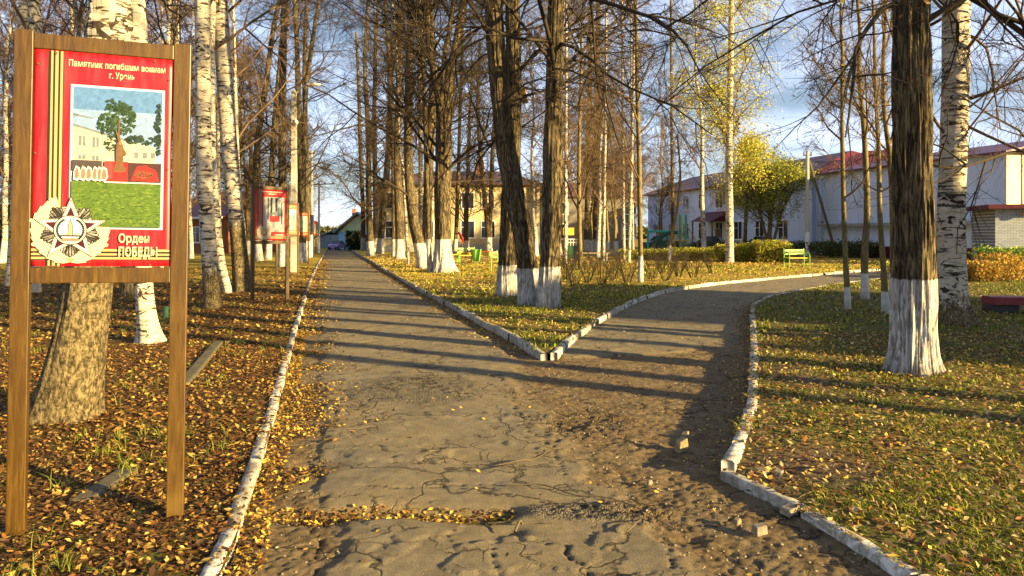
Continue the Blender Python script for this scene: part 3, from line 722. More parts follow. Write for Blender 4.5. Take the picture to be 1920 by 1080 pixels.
def pebbles(name, p, size, hf, mat, label, cat):
    n = len(p); base = np.array([(1,0,0),(-1,0,0),(0,1,0),(0,-1,0),(0,0,1),(0,0,-1)], float)
    Fo = np.array([(0,2,4),(2,1,4),(1,3,4),(3,0,4),(2,0,5),(1,2,5),(3,1,5),(0,3,5)])
    B = base[None]*r2.uniform(.5, 1.3, (n, 6, 1))*(size*r2.uniform(.4, 1.4, n)*.5)[:, None, None]; B[..., 2] *= .6
    a = r2.uniform(0, 6.28, n); c, s = np.cos(a)[:, None], np.sin(a)[:, None]; x = B[..., 0]*c-B[..., 1]*s; y = B[..., 0]*s+B[..., 1]*c
    B[..., 0], B[..., 1] = x, y
    V = (B+np.column_stack([p, hf(p)])[:, None, :]).reshape(-1, 3)
    o = npmesh(name, V, [(np.arange(n)[:, None, None]*6+Fo[None]).reshape(-1, 3)], mat, None, False); return tag(o, label, cat, kind='stuff')
M['stone'] = simple('broken_stone', (.24,.20,.14), .9, .4, 20, .5)
pebbles('gravel', crumbs, .018, path_h, M['stone'], 'loose grit and crumbs on the dirt patches of the path', 'gravel')
def grass(name, p, h, hf, pal, label, seed, wdt=.006, lean=.5, tuft=4):
    r = np.random.default_rng(seed); p = np.repeat(p, tuft, 0)+r.normal(0, .022, (len(p)*tuft, 2)); n = len(p)
    z = hf(p)-.005; b = np.column_stack([p, z]); a = r.uniform(0, 6.28, n); hh = h*r.uniform(.45, 1.35, n)
    d = np.stack([np.cos(a), np.sin(a), np.zeros(n)], 1); s = np.stack([-np.sin(a), np.cos(a), np.zeros(n)], 1)*wdt*r.uniform(.6, 1.3, n)[:, None]
    ln = np.abs(r.normal(lean, .25, n))[:, None]; up = np.array([0, 0, 1.])
    m_ = b+(up*.6+d*ln*.35)*hh[:, None]; t = b+(up*.85+d*ln*1.1)*hh[:, None]
    V = np.stack([b-s, b+s, m_+s*.8, m_-s*.8, t], 1).reshape(-1, 3); o = np.arange(n)[:, None]*5
    q = o+np.array([[0, 1, 2, 3]]); tr = o+np.array([[3, 2, 4]])
    ob = npmesh(name, V, [q, tr], M['grass'], None, False, {'Col': np.repeat(pick(r, pal, n, .25), 5, 0)})
    return tag(ob, label, 'grass', kind='stuff')
GR = [(.106,.149,.019), (.181,.212,.023), (.265,.276,.037), (.064,.095,.016), (.340,.308,.064)]
GY = [(.295,.306,.032), (.400,.379,.042), (.168,.211,.021), (.474,.400,.074), (.094,.126,.016)]
g1 = keepn(zone_pts(r_, PR, 2.5, 6.2, 420), -.10, 1.3); g2 = keepn(zone_pts(r_, PR, 6.2, 11, 150), -.05, 1.3)
g1 = g1[bareR(g1) < .3]
grass('grass', g1, .042, hr, GY+GR[:2], 'short yellow green grass in the sunlit near part of the right lawn', 1, .0032, .9, 6)
grass('grass', g2, .042, hr, GY+GR, 'short green grass around the big whitewashed tree on the right lawn', 2, .006)
g3 = keepn(zone_pts(r_, PR, 11, 27, 34), -.1, .8); grass('grass', g3, .07, hr, GR, 'green grass at the back of the right lawn', 3, .012)
g4 = keepn(zone_pts(r_, PI_, 9.5, 18, 90), -.1, .9); grass('grass', g4, .07, hi, GR, 'dark green grass on the point of the lawn between the paths', 4, .008)
g5 = keepn(zone_pts(r_, PI_, 18, 38, 16), .05, .5); grass('grass', g5, .09, hi, GY, 'yellow grass farther back between the two paths', 5, .02)
g6 = keepn(zone_pts(r_, PL, 2.5, 6, 50), .18, 2.2, 55); g7 = keepn(zone_pts(r_, PL, 6, 16, 14), .12, 1.5, 55)
grass('grass', np.vstack([g6, g7]), .10, hl, [(.18,.22,.025), (.28,.28,.04), (.12,.18,.02)], 'small tufts of grass poking through the leaves on the left lawn', 6, .0028, .9, 6)
# ------------------------------------------------------------------ trees
LD = 'linden'
def st(pts, ws, **k): return dict(pts=pts, ws=ws, **k)
# --- left lawn
tree('birch', 'birch_tree', 'thick old birch with rough leaning trunk right behind the large red poster stand', (122,783),
     [st([(122,783),(140,690),(158,560),(178,400),(192,230),(203,60),(206,0)], [100,92,82,78,76,74,72])], Ht=15, foot=2.6, hb=4, sides=120, ridge=.05, flare=.35, lobes=4, n=120, rootz=.3, cr=dict(n1=16))
tree('birch', 'birch_tree', 'birch with pale flared foot behind the right post of the large poster stand', (281,641),
     [st([(281,641),(272,560),(266,440),(262,250),(256,60),(254,0)], [34,31,33,36,36,35])], Ht=15, foot=.0, hb=5, sides=40, flare=.9, lobes=3, n=90, rootz=.2, cr=dict(n1=14))
tree('birch', 'birch_tree', 'shaded birch with black banded bark, left one of the two nearest the middle poster stand', (396,578),
     [st([(399,578),(392,480),(384,330),(381,150),(380,0)], [30,27,27,27,27])], Ht=17, foot=1.0, hb=6, sides=36, flare=.25, n=90, cr=dict(n1=18))
tree('birch', 'birch_tree', 'slim bent birch with sunlit foot between two thicker birches', (428,549),
     [st([(428,549),(414,490),(405,410),(398,280),(395,120),(397,0)], [14,15,14,13,13,13])], Ht=16, hb=6, sides=20, flare=.2)
tree('birch', 'birch_tree', 'large birch with blackened foot immediately left of the second poster stand', (453,546),
     [st([(455,546),(447,450),(438,350),(428,220),(420,90),(415,0)], [32,28,29,29,28,27])], Ht=18, foot=2.0, hb=6, sides=36, flare=.3, n=90, cr=dict(n1=18))
tree('birch', 'birch_tree', 'thin sunlit birch seen between the banded birches, straighter of a pair', (413,500),
     [st([(413,500),(411,400),(409,250),(412,0)], [7,7,6,6])], Ht=16, hb=6, sides=12, flare=.1)
tree('birch', 'birch_tree', 'thin crooked birch just left of the second poster stand', (461,520),
     [st([(461,520),(457,440),(451,380),(446,300),(440,150),(436,0)], [7,7,7,6,6,5])], Ht=14, hb=4, sides=12, flare=.1)
tree('linden', 'linden_tree', 'dark trunk standing between the posts of the large poster stand, behind the pale birch', (240,556),
     [st([(240,556),(238,440),(232,200),(228,0)], [22,20,18,16])], Ht=15, hb=4, sides=20, flare=.3)
for x, yb, xt, wdt, lb in [(62,548,66,24,'birch rising above the left post of the large poster stand'),
        (20,535,44,17,'slender birch at the far left edge of the lawn'), (200,530,140,9,'thin birch above the top rail of the large poster stand, left of the thick one'),
        (335,520,330,9,'thin birch seen directly right of the large poster stand'), (302,512,318,8,'thin pale birch behind the right post of the large poster stand')]:
    tree('birch', 'birch_tree', lb, (x,yb), [st([(x,yb),((x+xt)/2+3,280),(xt,0)], [wdt,wdt*.95,wdt*.85])], Ht=16, hb=5, sides=14, flare=.15)
# lindens beyond the second stand, left of the main path
tree(LD, 'linden_tree', 'dark leaning linden behind the second poster stand, leftmost of the group', (486,489), [st([(486,489),(481,400),(482,280),(500,150),(512,60),(524,0)], [13,12,12,10,9,8])], wash=1.3, Ht=18, hb=4, sides=18, flare=.25)
tree(LD, 'linden_tree', 'slim sunlit linden rising behind the top rail of the second poster stand', (503,487), [st([(503,487),(506,400),(514,250),(522,160),(530,60),(538,0)], [12,11,11,10,8,7])], wash=1.3, Ht=18, hb=4, sides=18, flare=.2)
tree(LD, 'linden_tree', 'straight dark linden just left of the concrete lamp pole', (531,500), [st([(531,500),(530,380),(529,200),(533,0)], [17,15,14,12])], wash=1.2, Ht=19, hb=4, sides=20, flare=.3)
tree(LD, 'linden_tree', 'forked linden just right of the concrete lamp pole', (568,492), [st([(568,492),(564,350),(560,200),(556,60),(553,0)], [15,13,11,9,8]), st([(566,330),(572,200),(584,90),(598,0)], [11,9,8,6])], wash=1.1, Ht=18, hb=3.5, sides=18, flare=.3)
tree(LD, 'linden_tree', 'linden behind the row of small poster stands, right of the lamp pole', (577,483), [st([(577,483),(575,330),(571,150),(575,0)], [11,10,9,7])], wash=1.1, Ht=18, hb=3.5, sides=16, flare=.25)
# --- allee on the right side of the main path (far to near)
for i_, (x, yb, pts, ws, lb) in enumerate([
  (681,470,[(681,470),(680,380),(676,280),(672,150),(668,60)],[9,8,8,6,5],'farthest linden of the row on the right side of the main path'),
  (694,471,[(694,471),(692,380),(690,250),(684,120),(690,0)],[10,10,9,7,6],'second farthest linden of the row beside the main path'),
  (703,474,[(703,474),(704,380),(702,250),(704,100),(710,0)],[10,9,9,7,6],'slim upright linden wedged between leaning neighbours near the far house'),
  (712,476,[(712,476),(718,400),(727,300),(732,180),(738,60)],[14,13,12,9,7],'linden leaning right, whitewashed foot near the far end of the row'),
  (738,482,[(738,482),(738,380),(736,250),(728,100),(722,0)],[8,8,8,7,6],'thin linden half hidden by the straight one before it in the row'),
  (750,486,[(750,486),(748,400),(745,280),(748,150),(750,0)],[17,16,14,12,10],'straight linden with whitewashed foot in the middle of the row beside the main path')]):
    tree(LD, 'linden_tree', lb, (x,yb), [st(pts, ws)], wash=1.25, Ht=17, hb=3, sides=16, flare=.3, cr=dict(n1=18, n4=2), gz=.07)
tree('birch', 'birch_tree', 'thin birch leaning left between the whitewashed lindens of the row', (766,497), [st([(767,497),(762,430),(757,330),(749,270),(747,180),(742,60),(735,0)], [6,6,5.5,5,4.5,4,4])], Ht=12, hb=4, sides=12, flare=.3, gz=.07)
tree(LD, 'linden_tree', 'leaning linden whose whitewashed foot touches its upright twin beside the main path', (797,503),
     [st([(797,503),(784,450),(772,390),(766,300),(766,200),(769,80),(771,0)], [26,22,19,17,16,14,12])], wash=1.15, Ht=17, hb=3, sides=28, ridge=.04, flare=.35, gz=.07)
tree(LD, 'linden_tree', 'upright linden growing from the same foot as the leaning one', (805,501),
     [st([(803,501),(801,430),(804,330),(808,240),(812,120),(806,0)], [20,18,17,16,13,11])], wash=1.15, Ht=18, hb=3, sides=24, ridge=.04, flare=.2, gz=.07)
tree(LD, 'linden_tree', 'stout linden forking into several stems, widest trunk beside the main path', (833,511),
     [st([(832,511),(830,460),(830,380),(831,280),(830,220),(822,160),(805,90),(797,0)], [36,30,30,29,26,16,13,12]),
      st([(833,235),(840,180),(852,100),(869,0)], [24,17,15,14]), st([(826,215),(832,150),(842,60),(850,0)], [15,11,9,8]),
      st([(806,90),(790,50),(770,10)], [10,8,6])], wash=1.35, Ht=17, hb=3.5, sides=90, ridge=.10, flare=.55, lobes=6, n=90, gz=.07, cr=dict(n1=30, L1=5))
tree('birch', 'birch_tree', 'sunlit birch visible between the forked linden and its left neighbour', (789,478), [st([(789,478),(789,350),(788,200),(786,80),(788,0)], [9,9,8,7,7])], Ht=17, hb=6, sides=12, gz=.07, flare=.1)
tree(LD, 'linden_tree', 'twin stemmed linden in front of the yellow building', (916,475), [st([(917,475),(915,430),(910,380),(902,300),(896,200),(900,80)], [13,11,9,9,7,5]), st([(918,440),(920,380),(923,300),(928,200),(925,80)], [9,8,8,7,5])], wash=1.3, Ht=16, hb=3.2, sides=16, flare=.3, gz=.07)
tree(LD, 'linden_tree', 'lone dark linden with blurred wash before the yellow building and beside the red slide', (855,478), [st([(853,478),(857,400),(860,300),(864,160),(868,40)], [8,8,7,6,5])], wash=1.2, Ht=15, hb=2.6, sides=12, gz=.07)
# --- the trio in the fork
tree(LD, 'linden_tree', 'straight dark rear linden of the three in the fork of the paths', (951,556),
     [st([(951,556),(952,500),(955,420),(960,300),(964,180),(962,60),(961,0)], [38,35,34,31,28,27,26])], wash=.78, Ht=17, hb=4.5, sides=100, ridge=.13, flare=.12, n=170, gz=.08, cr=dict(n1=12, L1=4.5), leafy=150,
     limbs=[([(963,150),(990,120),(1010,105),(1035,120)], 6, 3, -1), ([(962,120),(940,95),(905,90),(870,120)], 6, 2.5, 1)])
tree(LD, 'linden_tree', 'strongly leaning linden, middle of the three in the fork of the paths', (994,572),
     [st([(994,572),(991,520),(982,450),(970,390),(955,310),(942,220),(932,110),(923,0)], [42,37,36,36,36,35,34,32])], wash=.80, Ht=16, hb=4, sides=100, ridge=.14, flare=.15, n=170, gz=.08, cr=dict(n1=13, L1=4.5), leafy=150,
     limbs=[([(925,45),(900,35),(860,48),(820,90),(760,150),(700,230)], 7, 2, 3), ([(945,230),(915,260),(890,200),(860,190)], 8, 3, 4), ([(935,100),(880,25),(830,22)], 8, 3, -2)])
tree(LD, 'linden_tree', 'upright linden with sunlit right side, rightmost of the three in the fork', (1028,577),
     [st([(1027,577),(1030,520),(1034,430),(1037,320),(1038,220),(1041,110),(1043,0)], [40,38,37,36,33,31,30])], wash=.86, Ht=17, hb=4, sides=100, ridge=.13, flare=.15, n=170, gz=.08, cr=dict(n1=13, L1=4.5), leafy=200,
     limbs=[([(1045,-20),(1070,10),(1110,50),(1160,90),(1192,135),(1200,180)], 10, 3.5, -4), ([(1046,80),(1075,105),(1112,150),(1135,190),(1200,230),(1260,290)], 7.5, 2, -3), ([(1034,100),(1022,90),(990,85),(975,105)], 9, 3, -1),
            ([(1044,110),(1090,100),(1150,110),(1200,140)], 7, 3, 2)])
# --- middle / right background named trees
tree('young', 'young_linden', 'young straight tree with whitewashed foot standing before the playground hedge', (1201,529),
     [st([(1201,529),(1201,480),(1200,400),(1199,300),(1196,180),(1194,60),(1192,0)], [10,9,9,8.5,8,7,6])], wash=.85, Ht=12, hb=2.4, sides=18, n=60, gz=.08, flare=.2, cr=dict(n1=26, L1=3.2, n4=3, tmin=.005))
tree('birch', 'birch_tree', 'tall birch still carrying yellow leaves behind the low hedge', (1368,492), [st([(1368,492),(1368,400),(1367,280),(1370,150),(1372,0)], [15,14,12.5,11,10])], Ht=18, hb=3.2, sides=24, n=80, flare=.1, gz=.08,
     cr=dict(n1=44, L1=4.2), leaves=dict(n=17000, size=.105, jit=.25, zr=(2.2, 15), pal=[(.46,.44,.05),(.58,.50,.06),(.34,.38,.05)]))
for x, yb, xt, wdt, lb in [(1131,492,1137,6.5,'thin bright birch left of the young whitewashed tree'), (1170,487,1166,6,'left birch of the three slim ones behind the bare shrubs'),
        (1179,492,1190,6.5,'middle and brightest birch of the three slim ones behind the bare shrubs'), (1187,485,1183,5,'right birch of the three slim ones behind the bare shrubs'),
        (1060,498,1062,7,'pale birch right beside the rightmost trunk of the trio')]:
    tree('birch', 'birch_tree', lb, (x,yb), [st([(x,yb),((x+xt)/2,300),(xt,0)], [wdt,wdt*.85,wdt*.6])], Ht=14, hb=2.8, sides=12, n=40, flare=.1, gz=.08, cr=dict(n1=22, n4=2, L1=2.6))
tree('young', 'young_linden', 'dark slim tree standing next to the white bench bar', (1087,505), [st([(1089,505),(1086,400),(1086,280),(1090,120)], [9,8,7,5])], Ht=12, hb=2, sides=14, gz=.08, cr=dict(n1=26, L1=3, n4=2))
for x, yb, xt, wdt, lb in [(1100,473,1108,12,'left of the two dark trunks behind the playhouse'), (1114,472,1122,13,'right of the two dark trunks behind the playhouse'), (1262,470,1258,7,'dark trunk behind the climbing frame')]:
    tree(LD, 'linden_tree', lb, (x,yb), [st([(x,yb),((x+xt)/2,280),(xt,0)], [wdt,wdt*.9,wdt*.7])], Ht=18, hb=4, sides=14, n=40, wash=1.1, gz=.08, flare=.2, cr=dict(n1=24, n4=2))
tree('young', 'leaning_tree', 'slim leaning tree with whitewashed foot in front of the climbing frame', (1252,490), [st([(1255,493),(1258,450),(1268,400),(1275,330),(1270,260)], [6,6,5,4,3])], Ht=7, wash=.9, hb=2.2, sides=12, gz=.08, cr=dict(n1=18, L1=2.4, n4=2))
tree('young', 'fruit_tree', 'broad low tree, green yellow leaves above and dark below, before the white building', (1440,479),
     [st([(1440,479),(1441,450),(1444,425)], [11,9,8], Ht=4.0), st([(1444,430),(1425,400),(1410,370)], [6,5,4], Ht=5.5), st([(1444,430),(1465,400),(1480,370)], [6,5,4], Ht=5.5), st([(1443,440),(1445,390),(1450,350)], [7,5,4], Ht=5.2)],
     Ht=5, hb=1.8, sides=12, n=24, gz=.08, cr=dict(n1=70, L1=2.9, n2=8, n3=6, n4=2), leaves=dict(n=14000, size=.13, jit=.25, pal=[(.30,.36,.04), (.42,.42,.05), (.16,.22,.03), (.09,.14,.03), (.50,.46,.06)]))
tree('young', 'willow_tree', 'yellow green leafy tree right behind the tall leafy birch', (1396,476),
     [st([(1396,476),(1398,420),(1402,340),(1408,290)], [8,7,5,4])], Ht=6.2, hb=2.6, sides=12, n=24, gz=.08, cr=dict(n1=60, L1=2.6, n2=8, n3=6, n4=2), leaves=dict(n=12000, size=.14, jit=.3, pal=YEL))
# --- right lawn
tree('young', 'young_linden', 'thinnest of the young trees with dark stem, left one on the right lawn', (1589,580), [st([(1590,580),(1586,480),(1583,380),(1581,240),(1582,100),(1580,0)], [11,9.5,8.5,7,6,5])], wash=.45, Ht=10, hb=2.2, sides=24, n=70, gz=.10, flare=.15, cr=dict(n1=12, L1=1.9, tmin=.0035))
tree('young', 'young_linden', 'young tree with wavy sunlit stem and clean whitewashed foot on the right lawn', (1622,560), [st([(1622,560),(1622,480),(1627,400),(1625,300),(1619,220),(1610,140),(1612,60),(1608,0)], [14,12.5,11.5,10,9,8,7,6])], wash=.60, Ht=11, hb=2.6, sides=24, n=70, gz=.10, flare=.15, cr=dict(n1=13, L1=2.3, tmin=.004), leafy=60)
tree('young', 'young_linden', 'young dark tree close left of the big furrowed trunk', (1659,588), [st([(1661,588),(1656,500),(1650,400),(1646,280),(1640,150),(1636,0)], [13,10,9,7.5,6,4.5])], wash=.42, Ht=9, hb=2.2, sides=24, n=70, gz=.10, flare=.25, cr=dict(n1=12, L1=2, tmin=.0035))
tree('young', 'young_linden', 'young sunlit tree whose stem runs just left of the big furrowed trunk', (1674,560), [st([(1674,560),(1673,480),(1672,400),(1668,300),(1658,220),(1655,120),(1660,0)], [12,11.5,11,10,8,7,6])], wash=.62, Ht=11, hb=2.8, sides=24, n=70, gz=.10, flare=.15, cr=dict(n1=13, L1=2.3, tmin=.004), leafy=60)
tree(LD, 'linden_tree', 'big deeply furrowed linden with whitewashed flared foot on the right lawn', (1711,697),
     [st([(1712,697),(1712,620),(1713,540),(1711,440),(1708,320),(1705,200),(1703,90),(1702,0)], [78,70,68,67,64,60,58,57])], wash=1.02, Ht=14, hb=3.6, sides=190, ridge=.17, flare=.42, lobes=5, n=260, gz=.10, rootz=.16, cr=dict(n1=12, L1=3.2, tmin=.0035, n4=4), leafy=120,
     limbs=[([(1690,2),(1650,18),(1610,50),(1580,90),(1555,120),(1540,160),(1525,215),(1505,260),(1490,285)], 11, 2.5, -1.2), ([(1700,-40),(1640,-20),(1560,10),(1510,60),(1475,110)], 7, 2, -1.5),
            ([(1715,-40),(1790,-10),(1850,20),(1870,70),(1860,160)], 6, 2, 1), ([(1690,-10),(1600,-40),(1480,10),(1390,60),(1330,120)], 6, 2, 3)])
tree('birch', 'birch_tree', 'big birch with black creviced spreading foot at the right side of the lawn', (1790,608),
     [st([(1789,608),(1787,560),(1786,480),(1786,380),(1788,280),(1790,150),(1793,0)], [58,50,48,47,46,46,45])], Ht=15, foot=.55, hb=2.6, sides=64, flare=.65, lobes=7, n=160, gz=.10, rootz=.22, cr=dict(n1=16, L1=3.0, tmin=.0035, n4=4), leafy=80,
     limbs=[([(1800,190),(1830,180),(1870,160),(1920,140)], 8, 3, -1), ([(1803,60),(1825,100),(1815,190),(1800,260)], 6, 2, -1), ([(1795,0),(1845,-10),(1850,100),(1840,200),(1850,290)], 6, 2, -2), ([(1800,230),(1840,290),(1880,340),(1925,390)], 6, 2.5, -2.5)])
for x, dY_, lb in [(1925, 9.5, 'bare branching tree reaching in from beyond the right picture edge, nearer one'), (1990, 13, 'bare branching tree reaching in from beyond the right picture edge, farther one')]:
    tree(LD, 'linden_tree', lb, (x+60, 600), [st([(x+60,600),(x+50,400),(x+30,200),(x+20,0)], [50*9.5/dY_,44*9.5/dY_,38*9.5/dY_,32*9.5/dY_])], Y=dY_, Ht=12, hb=3.0, wash=1, sides=24, n=60, gz=.1, cr=dict(n1=16, L1=3.4, tmin=.0035, n4=3))
# --- rows of trees farther back, copied from a small set
rb = random.Random(11)
def blocked(x, y):
    px = 960+x/y*F
    if 600 < px < 668: return True                                   # the open view down the path
    if 40 < y < 82 and 690 < px < 1130 and y > 58: return True       # the yellow house
    if y > 44 and px > 1500: return True
    if y > 60 and px > 1180: return True
    return False
cnt = 0
for (x0, x1, y0, y1, n_, kinds, lab) in [
    (-60, -19, 34, 60, 17, ['linden','birch','birch','linden'], 'bare tree on the far left lawn'),
    (-95, -26, 60, 115, 28, ['linden','birch','young','linden'], 'bare tree of the far wood left of the path'),
    (-15, 6, 46, 58, 5, ['linden','linden','birch'], 'bare tree between the row and the yellow house'),
    (-8, 30, 78, 118, 16, ['young','young','birch'], 'bare tree rising behind the houses'),
    (5, 14, 50, 62, 7, ['young','young','birch','young'], 'bare tree at the back of the playground'),
    (14, 36, 62, 80, 0, ['linden'], '')]:
    k_ = 0; tries = 0
    while k_ < n_ and tries < 400:
        tries += 1; x = rb.uniform(x0, x1); y = rb.uniform(y0, y1)
        if blocked(x, y) or abs(x)/y > .85: continue
        kd = rb.choice(kinds); nm = {'linden': 'linden', 'birch': 'birch', 'young': 'young tree'}[kd]
        bg_tree(kd, rb.randrange(4 if kd == 'linden' else 3), x, y, lab.replace('bare tree', 'bare '+nm), lab.replace('bare tree', nm+' trees').replace(' of the', ' of the'), rb.uniform(.8, 1.1), 1.1 if y < 62 else 0, gz=.05 if y < 90 else -.1); k_ += 1
# --- trees and an added house beyond the right picture edge that throw the shade on the lawns
for (s_, t_, kd, j_) in [(7.05, 9.5, 'birch', 0), (8.2, 9, 'birch', 1), (10.3, 11.5, 'birch', 2), (11.6, 10.5, 'birch', 0), ]:
    bg_tree(kd, j_, .5*s_+.865*t_, .865*s_-.5*t_, 'bare tree standing outside the picture to the right', 'trees outside the picture to the right', 1.15, 1.1, gz=.05)
# ------------------------------------------------------------------ poster stands
def text_mesh(s, h, name, mat, parent, x, z, y=-.004, bold=.0, sx_=.62, align='CENTER', ex=.0012, width=None):
    c = bpy.data.curves.new(name, 'FONT'); c.body = s; c.size = h/.72; c.align_x = align; c.extrude = ex; c.offset = bold; c.space_character = 1.06; c.space_line = .95
    o = bpy.data.objects.new('tmp', c); sc.collection.objects.link(o); bpy.context.view_layer.update()
    me = bpy.data.meshes.new_from_object(o.evaluated_get(bpy.context.evaluated_depsgraph_get())); bpy.data.objects.remove(o)
    me.materials.clear(); me.materials.append(mat)
    ob = link(bpy.data.objects.new(name, me), parent, (x, y, z)); ob.rotation_euler = (R(90), 0, 0); 
    if width: wx = [v.co.x for v in me.vertices]; sx_ = width/(max(wx)-min(wx))
    ob.scale = (sx_, 1, 1); return ob
def fm(name, c, r=.5):
    if name not in M: M[name] = simple(name, c, r, .28, 45, 0) if 'print' in name else flat(name, c, r)
    return M[name]
class Art:
    """flat print: coloured outlines laid a fraction of a millimetre above each other on a board"""
    def __init__(s, y0=-.0025): s.V = []; s.F = []; s.mi = []; s.mats = []; s.y = y0; s.k = 0
    def m(s, m):
        if m not in s.mats: s.mats.append(m)
        return s.mats.index(m)
    def poly(s, pts, m, step=True):
        if step: s.k += 1
        y = s.y-.00022*s.k; o = len(s.V); s.V += [(p[0], y, p[1]) for p in pts]; s.F.append(list(range(o, o+len(pts)))); s.mi.append(s.m(m))
    def rect(s, x0, x1, z0, z1, m, step=True): s.poly([(x0,z0),(x1,z0),(x1,z1),(x0,z1)], m, step)
    def ell(s, cx, cz, rx, rz, m, n=28, step=True, rag=0, r=None):
        s.poly([(cx+rx*math.cos(2*math.pi*i/n)*(1+(r.uniform(-rag, rag) if r else 0)), cz+rz*math.sin(2*math.pi*i/n)*(1+(r.uniform(-rag, rag) if r else 0))) for i in range(n)], m, step)
    def build(s, name, parent):
        me = bpy.data.meshes.new(name); me.from_pydata(s.V, [], s.F)
        for m in s.mats: me.materials.append(m)
        me.polygons.foreach_set('material_index', s.mi)
        bm = bmesh.new(); bm.from_mesh(me); bmesh.ops.triangulate(bm, faces=bm.faces)
        for f in bm.faces:
            f.normal_update()
            if f.normal.y > 0: f.normal_flip()
        bm.to_mesh(me); bm.free(); return link(bpy.data.objects.new(name, me), parent)
def emblem(parent, cx, cz, s, simple_=False):
    s *= 1.14
    ra = random.Random(4); a = Art(-.0105)
    cream = M['cream_print']; white = fm('white_print', (.52,.50,.46)); dark = M['black_print']; silver = fm('silver_print', (.40,.39,.35)); mar = fm('maroon_print', (.05,.005,.01)); blue = M['pale_print']
    # laurel wreath: overlapping leaves round a ring, gap at the top
    for i in range(11):
        for sd in (-1, 1):
            t = -math.pi/2+sd*(.06+i*.235); R0 = .112*s; px, pz = cx+R0*math.cos(t), cz+R0*math.sin(t)
            dr = t+sd*math.pi/2*.78+(-sd*.0); L_, W_ = .062*s, .030*s; ox = math.cos(t-sd*-.55+0); 
            dx, dz = math.cos(t+sd*1.05), math.sin(t+sd*1.05); nx_, nz_ = -dz, dx
            pts = [(px-dx*L_*.6, pz-dz*L_*.6), (px-dx*.1*L_+nx_*W_, pz-dz*.1*L_+nz_*W_), (px+dx*.5*L_+nx_*W_*.7, pz+dz*.5*L_+nz_*W_*.7), (px+dx*L_, pz+dz*L_), (px+dx*.5*L_-nx_*W_*.7, pz+dz*.5*L_-nz_*W_*.7), (px-dx*.1*L_-nx_*W_, pz-dz*.1*L_-nz_*W_)]
            a.poly(pts, cream, step=(sd == -1))
    for t in (15, 60, 120, 165, 205, 335): a.ell(cx+.152*s*math.cos(R(t)), cz+.150*s*math.sin(R(t)), .008*s, .008*s, cream, 12)
    a.ell(cx, cz-.01*s, .118*s, .112*s, cream, 40)
    if simple_:
        a.ell(cx, cz, .07*s, .08*s, fm('rose_print', (.40,.14,.10))); a.ell(cx, cz+.012*s, .05*s, .055*s, fm('ochre_print', (.42,.33,.17)))
        for k in range(5): a.rect(cx-.02*s+k*.01*s-.002*s, cx-.02*s+k*.01*s+.002*s, cz-.03*s, cz+.04*s, cream, k == 0)
        return a.build('wreath_emblem', parent)
    s *= 1.16
    # rays between the star points
    for k in range(5):
        t0 = math.pi/2+2*math.pi*(k+.5)/5
        for j in range(-3, 4):
            t = t0+j*.115; Lr = (.100-abs(j)*.006)*s; w_ = .0042*s; dx, dz = math.cos(t), math.sin(t)
            for (r0, r1, mm, ww) in ((.05*s, Lr, dark, w_*1.45), (.05*s, Lr-.003*s, silver, w_*.75)):
                a.poly([(cx+dx*r0-dz*ww, cz+dz*r0+dx*ww), (cx+dx*r1-dz*ww, cz+dz*r1+dx*ww), (cx+dx*(r1+.003*s), cz+dz*(r1+.003*s)), (cx+dx*r1+dz*ww, cz+dz*r1-dx*ww), (cx+dx*r0+dz*ww, cz+dz*r0-dx*ww)], mm, step=(j == -3))
    def star(ro, ri, m_):
        a.poly([(cx+(ro if i % 2 == 0 else ri)*s*math.cos(math.pi/2+i*math.pi/5), cz+(ro if i % 2 == 0 else ri)*s*math.sin(math.pi/2+i*math.pi/5)) for i in range(10)], m_)
    star(.125, .054, dark); star(.121, .051, white)
    for k in range(5):       # jewelled edges
        for e in range(10):
            t1 = math.pi/2+2*math.pi*k/5
            for sd in (-1, 1):
                u = (e+.5)/10; x0, z0 = cx+.118*s*math.cos(t1), cz+.118*s*math.sin(t1); x1, z1 = cx+.050*s*math.cos(t1+sd*math.pi/5), cz+.050*s*math.sin(t1+sd*math.pi/5)
                px, pz = x0+(x1-x0)*u, z0+(z1-z0)*u; px += (cx-px)*.04; pz += (cz-pz)*.04
                a.ell(px, pz, .0022*s, .0022*s, dark, 6, step=(k == 0 and e == 0 and sd == -1))
    star(.088, .038, mar)
    a.ell(cx, cz, .056*s, .056*s, dark); a.ell(cx, cz, .053*s, .053*s, silver); a.ell(cx, cz+.001*s, .048*s, .048*s, blue)
    for i in range(12):
        for sd in (-1, 1):
            t = math.pi/2+sd*(.55+i*.17); a.ell(cx+.043*s*math.cos(t), cz+.043*s*math.sin(t), .0052*s, .0038*s, dark, 8, step=(i == 0 and sd == -1)); 
            a.ell(cx+.0435*s*math.cos(t+.03), cz+.0435*s*math.sin(t+.03), .003*s, .002*s, cream, 8, step=False) if False else None
    och = fm('ochre_print', (.42,.33,.17)); a.rect(cx-.034*s, cx+.034*s, cz-.024*s, cz-.019*s, dark)
    a.poly([(cx-.0085*s,cz-.02*s),(cx+.0085*s,cz-.02*s),(cx+.0075*s,cz+.018*s),(cx,cz+.043*s),(cx-.0075*s,cz+.018*s)], dark)
    a.poly([(cx-.006*s,cz-.019*s),(cx+.006*s,cz-.019*s),(cx+.0052*s,cz+.017*s),(cx,cz+.036*s),(cx-.0052*s,cz+.017*s)], och)
    for dx in (-.022, -.014, .014, .021): a.poly([(cx+(dx-.003)*s,cz-.019*s),(cx+(dx+.003)*s,cz-.019*s),(cx+dx*s,cz-.006*s)], och, dx == -.022)
    a.poly([(cx-.024*s,cz-.03*s),(cx+.024*s,cz-.03*s),(cx+.030*s,cz-.041*s),(cx-.030*s,cz-.041*s)], fm('rose_print', (.40,.14,.10)))
    return a.build('order_emblem', parent)
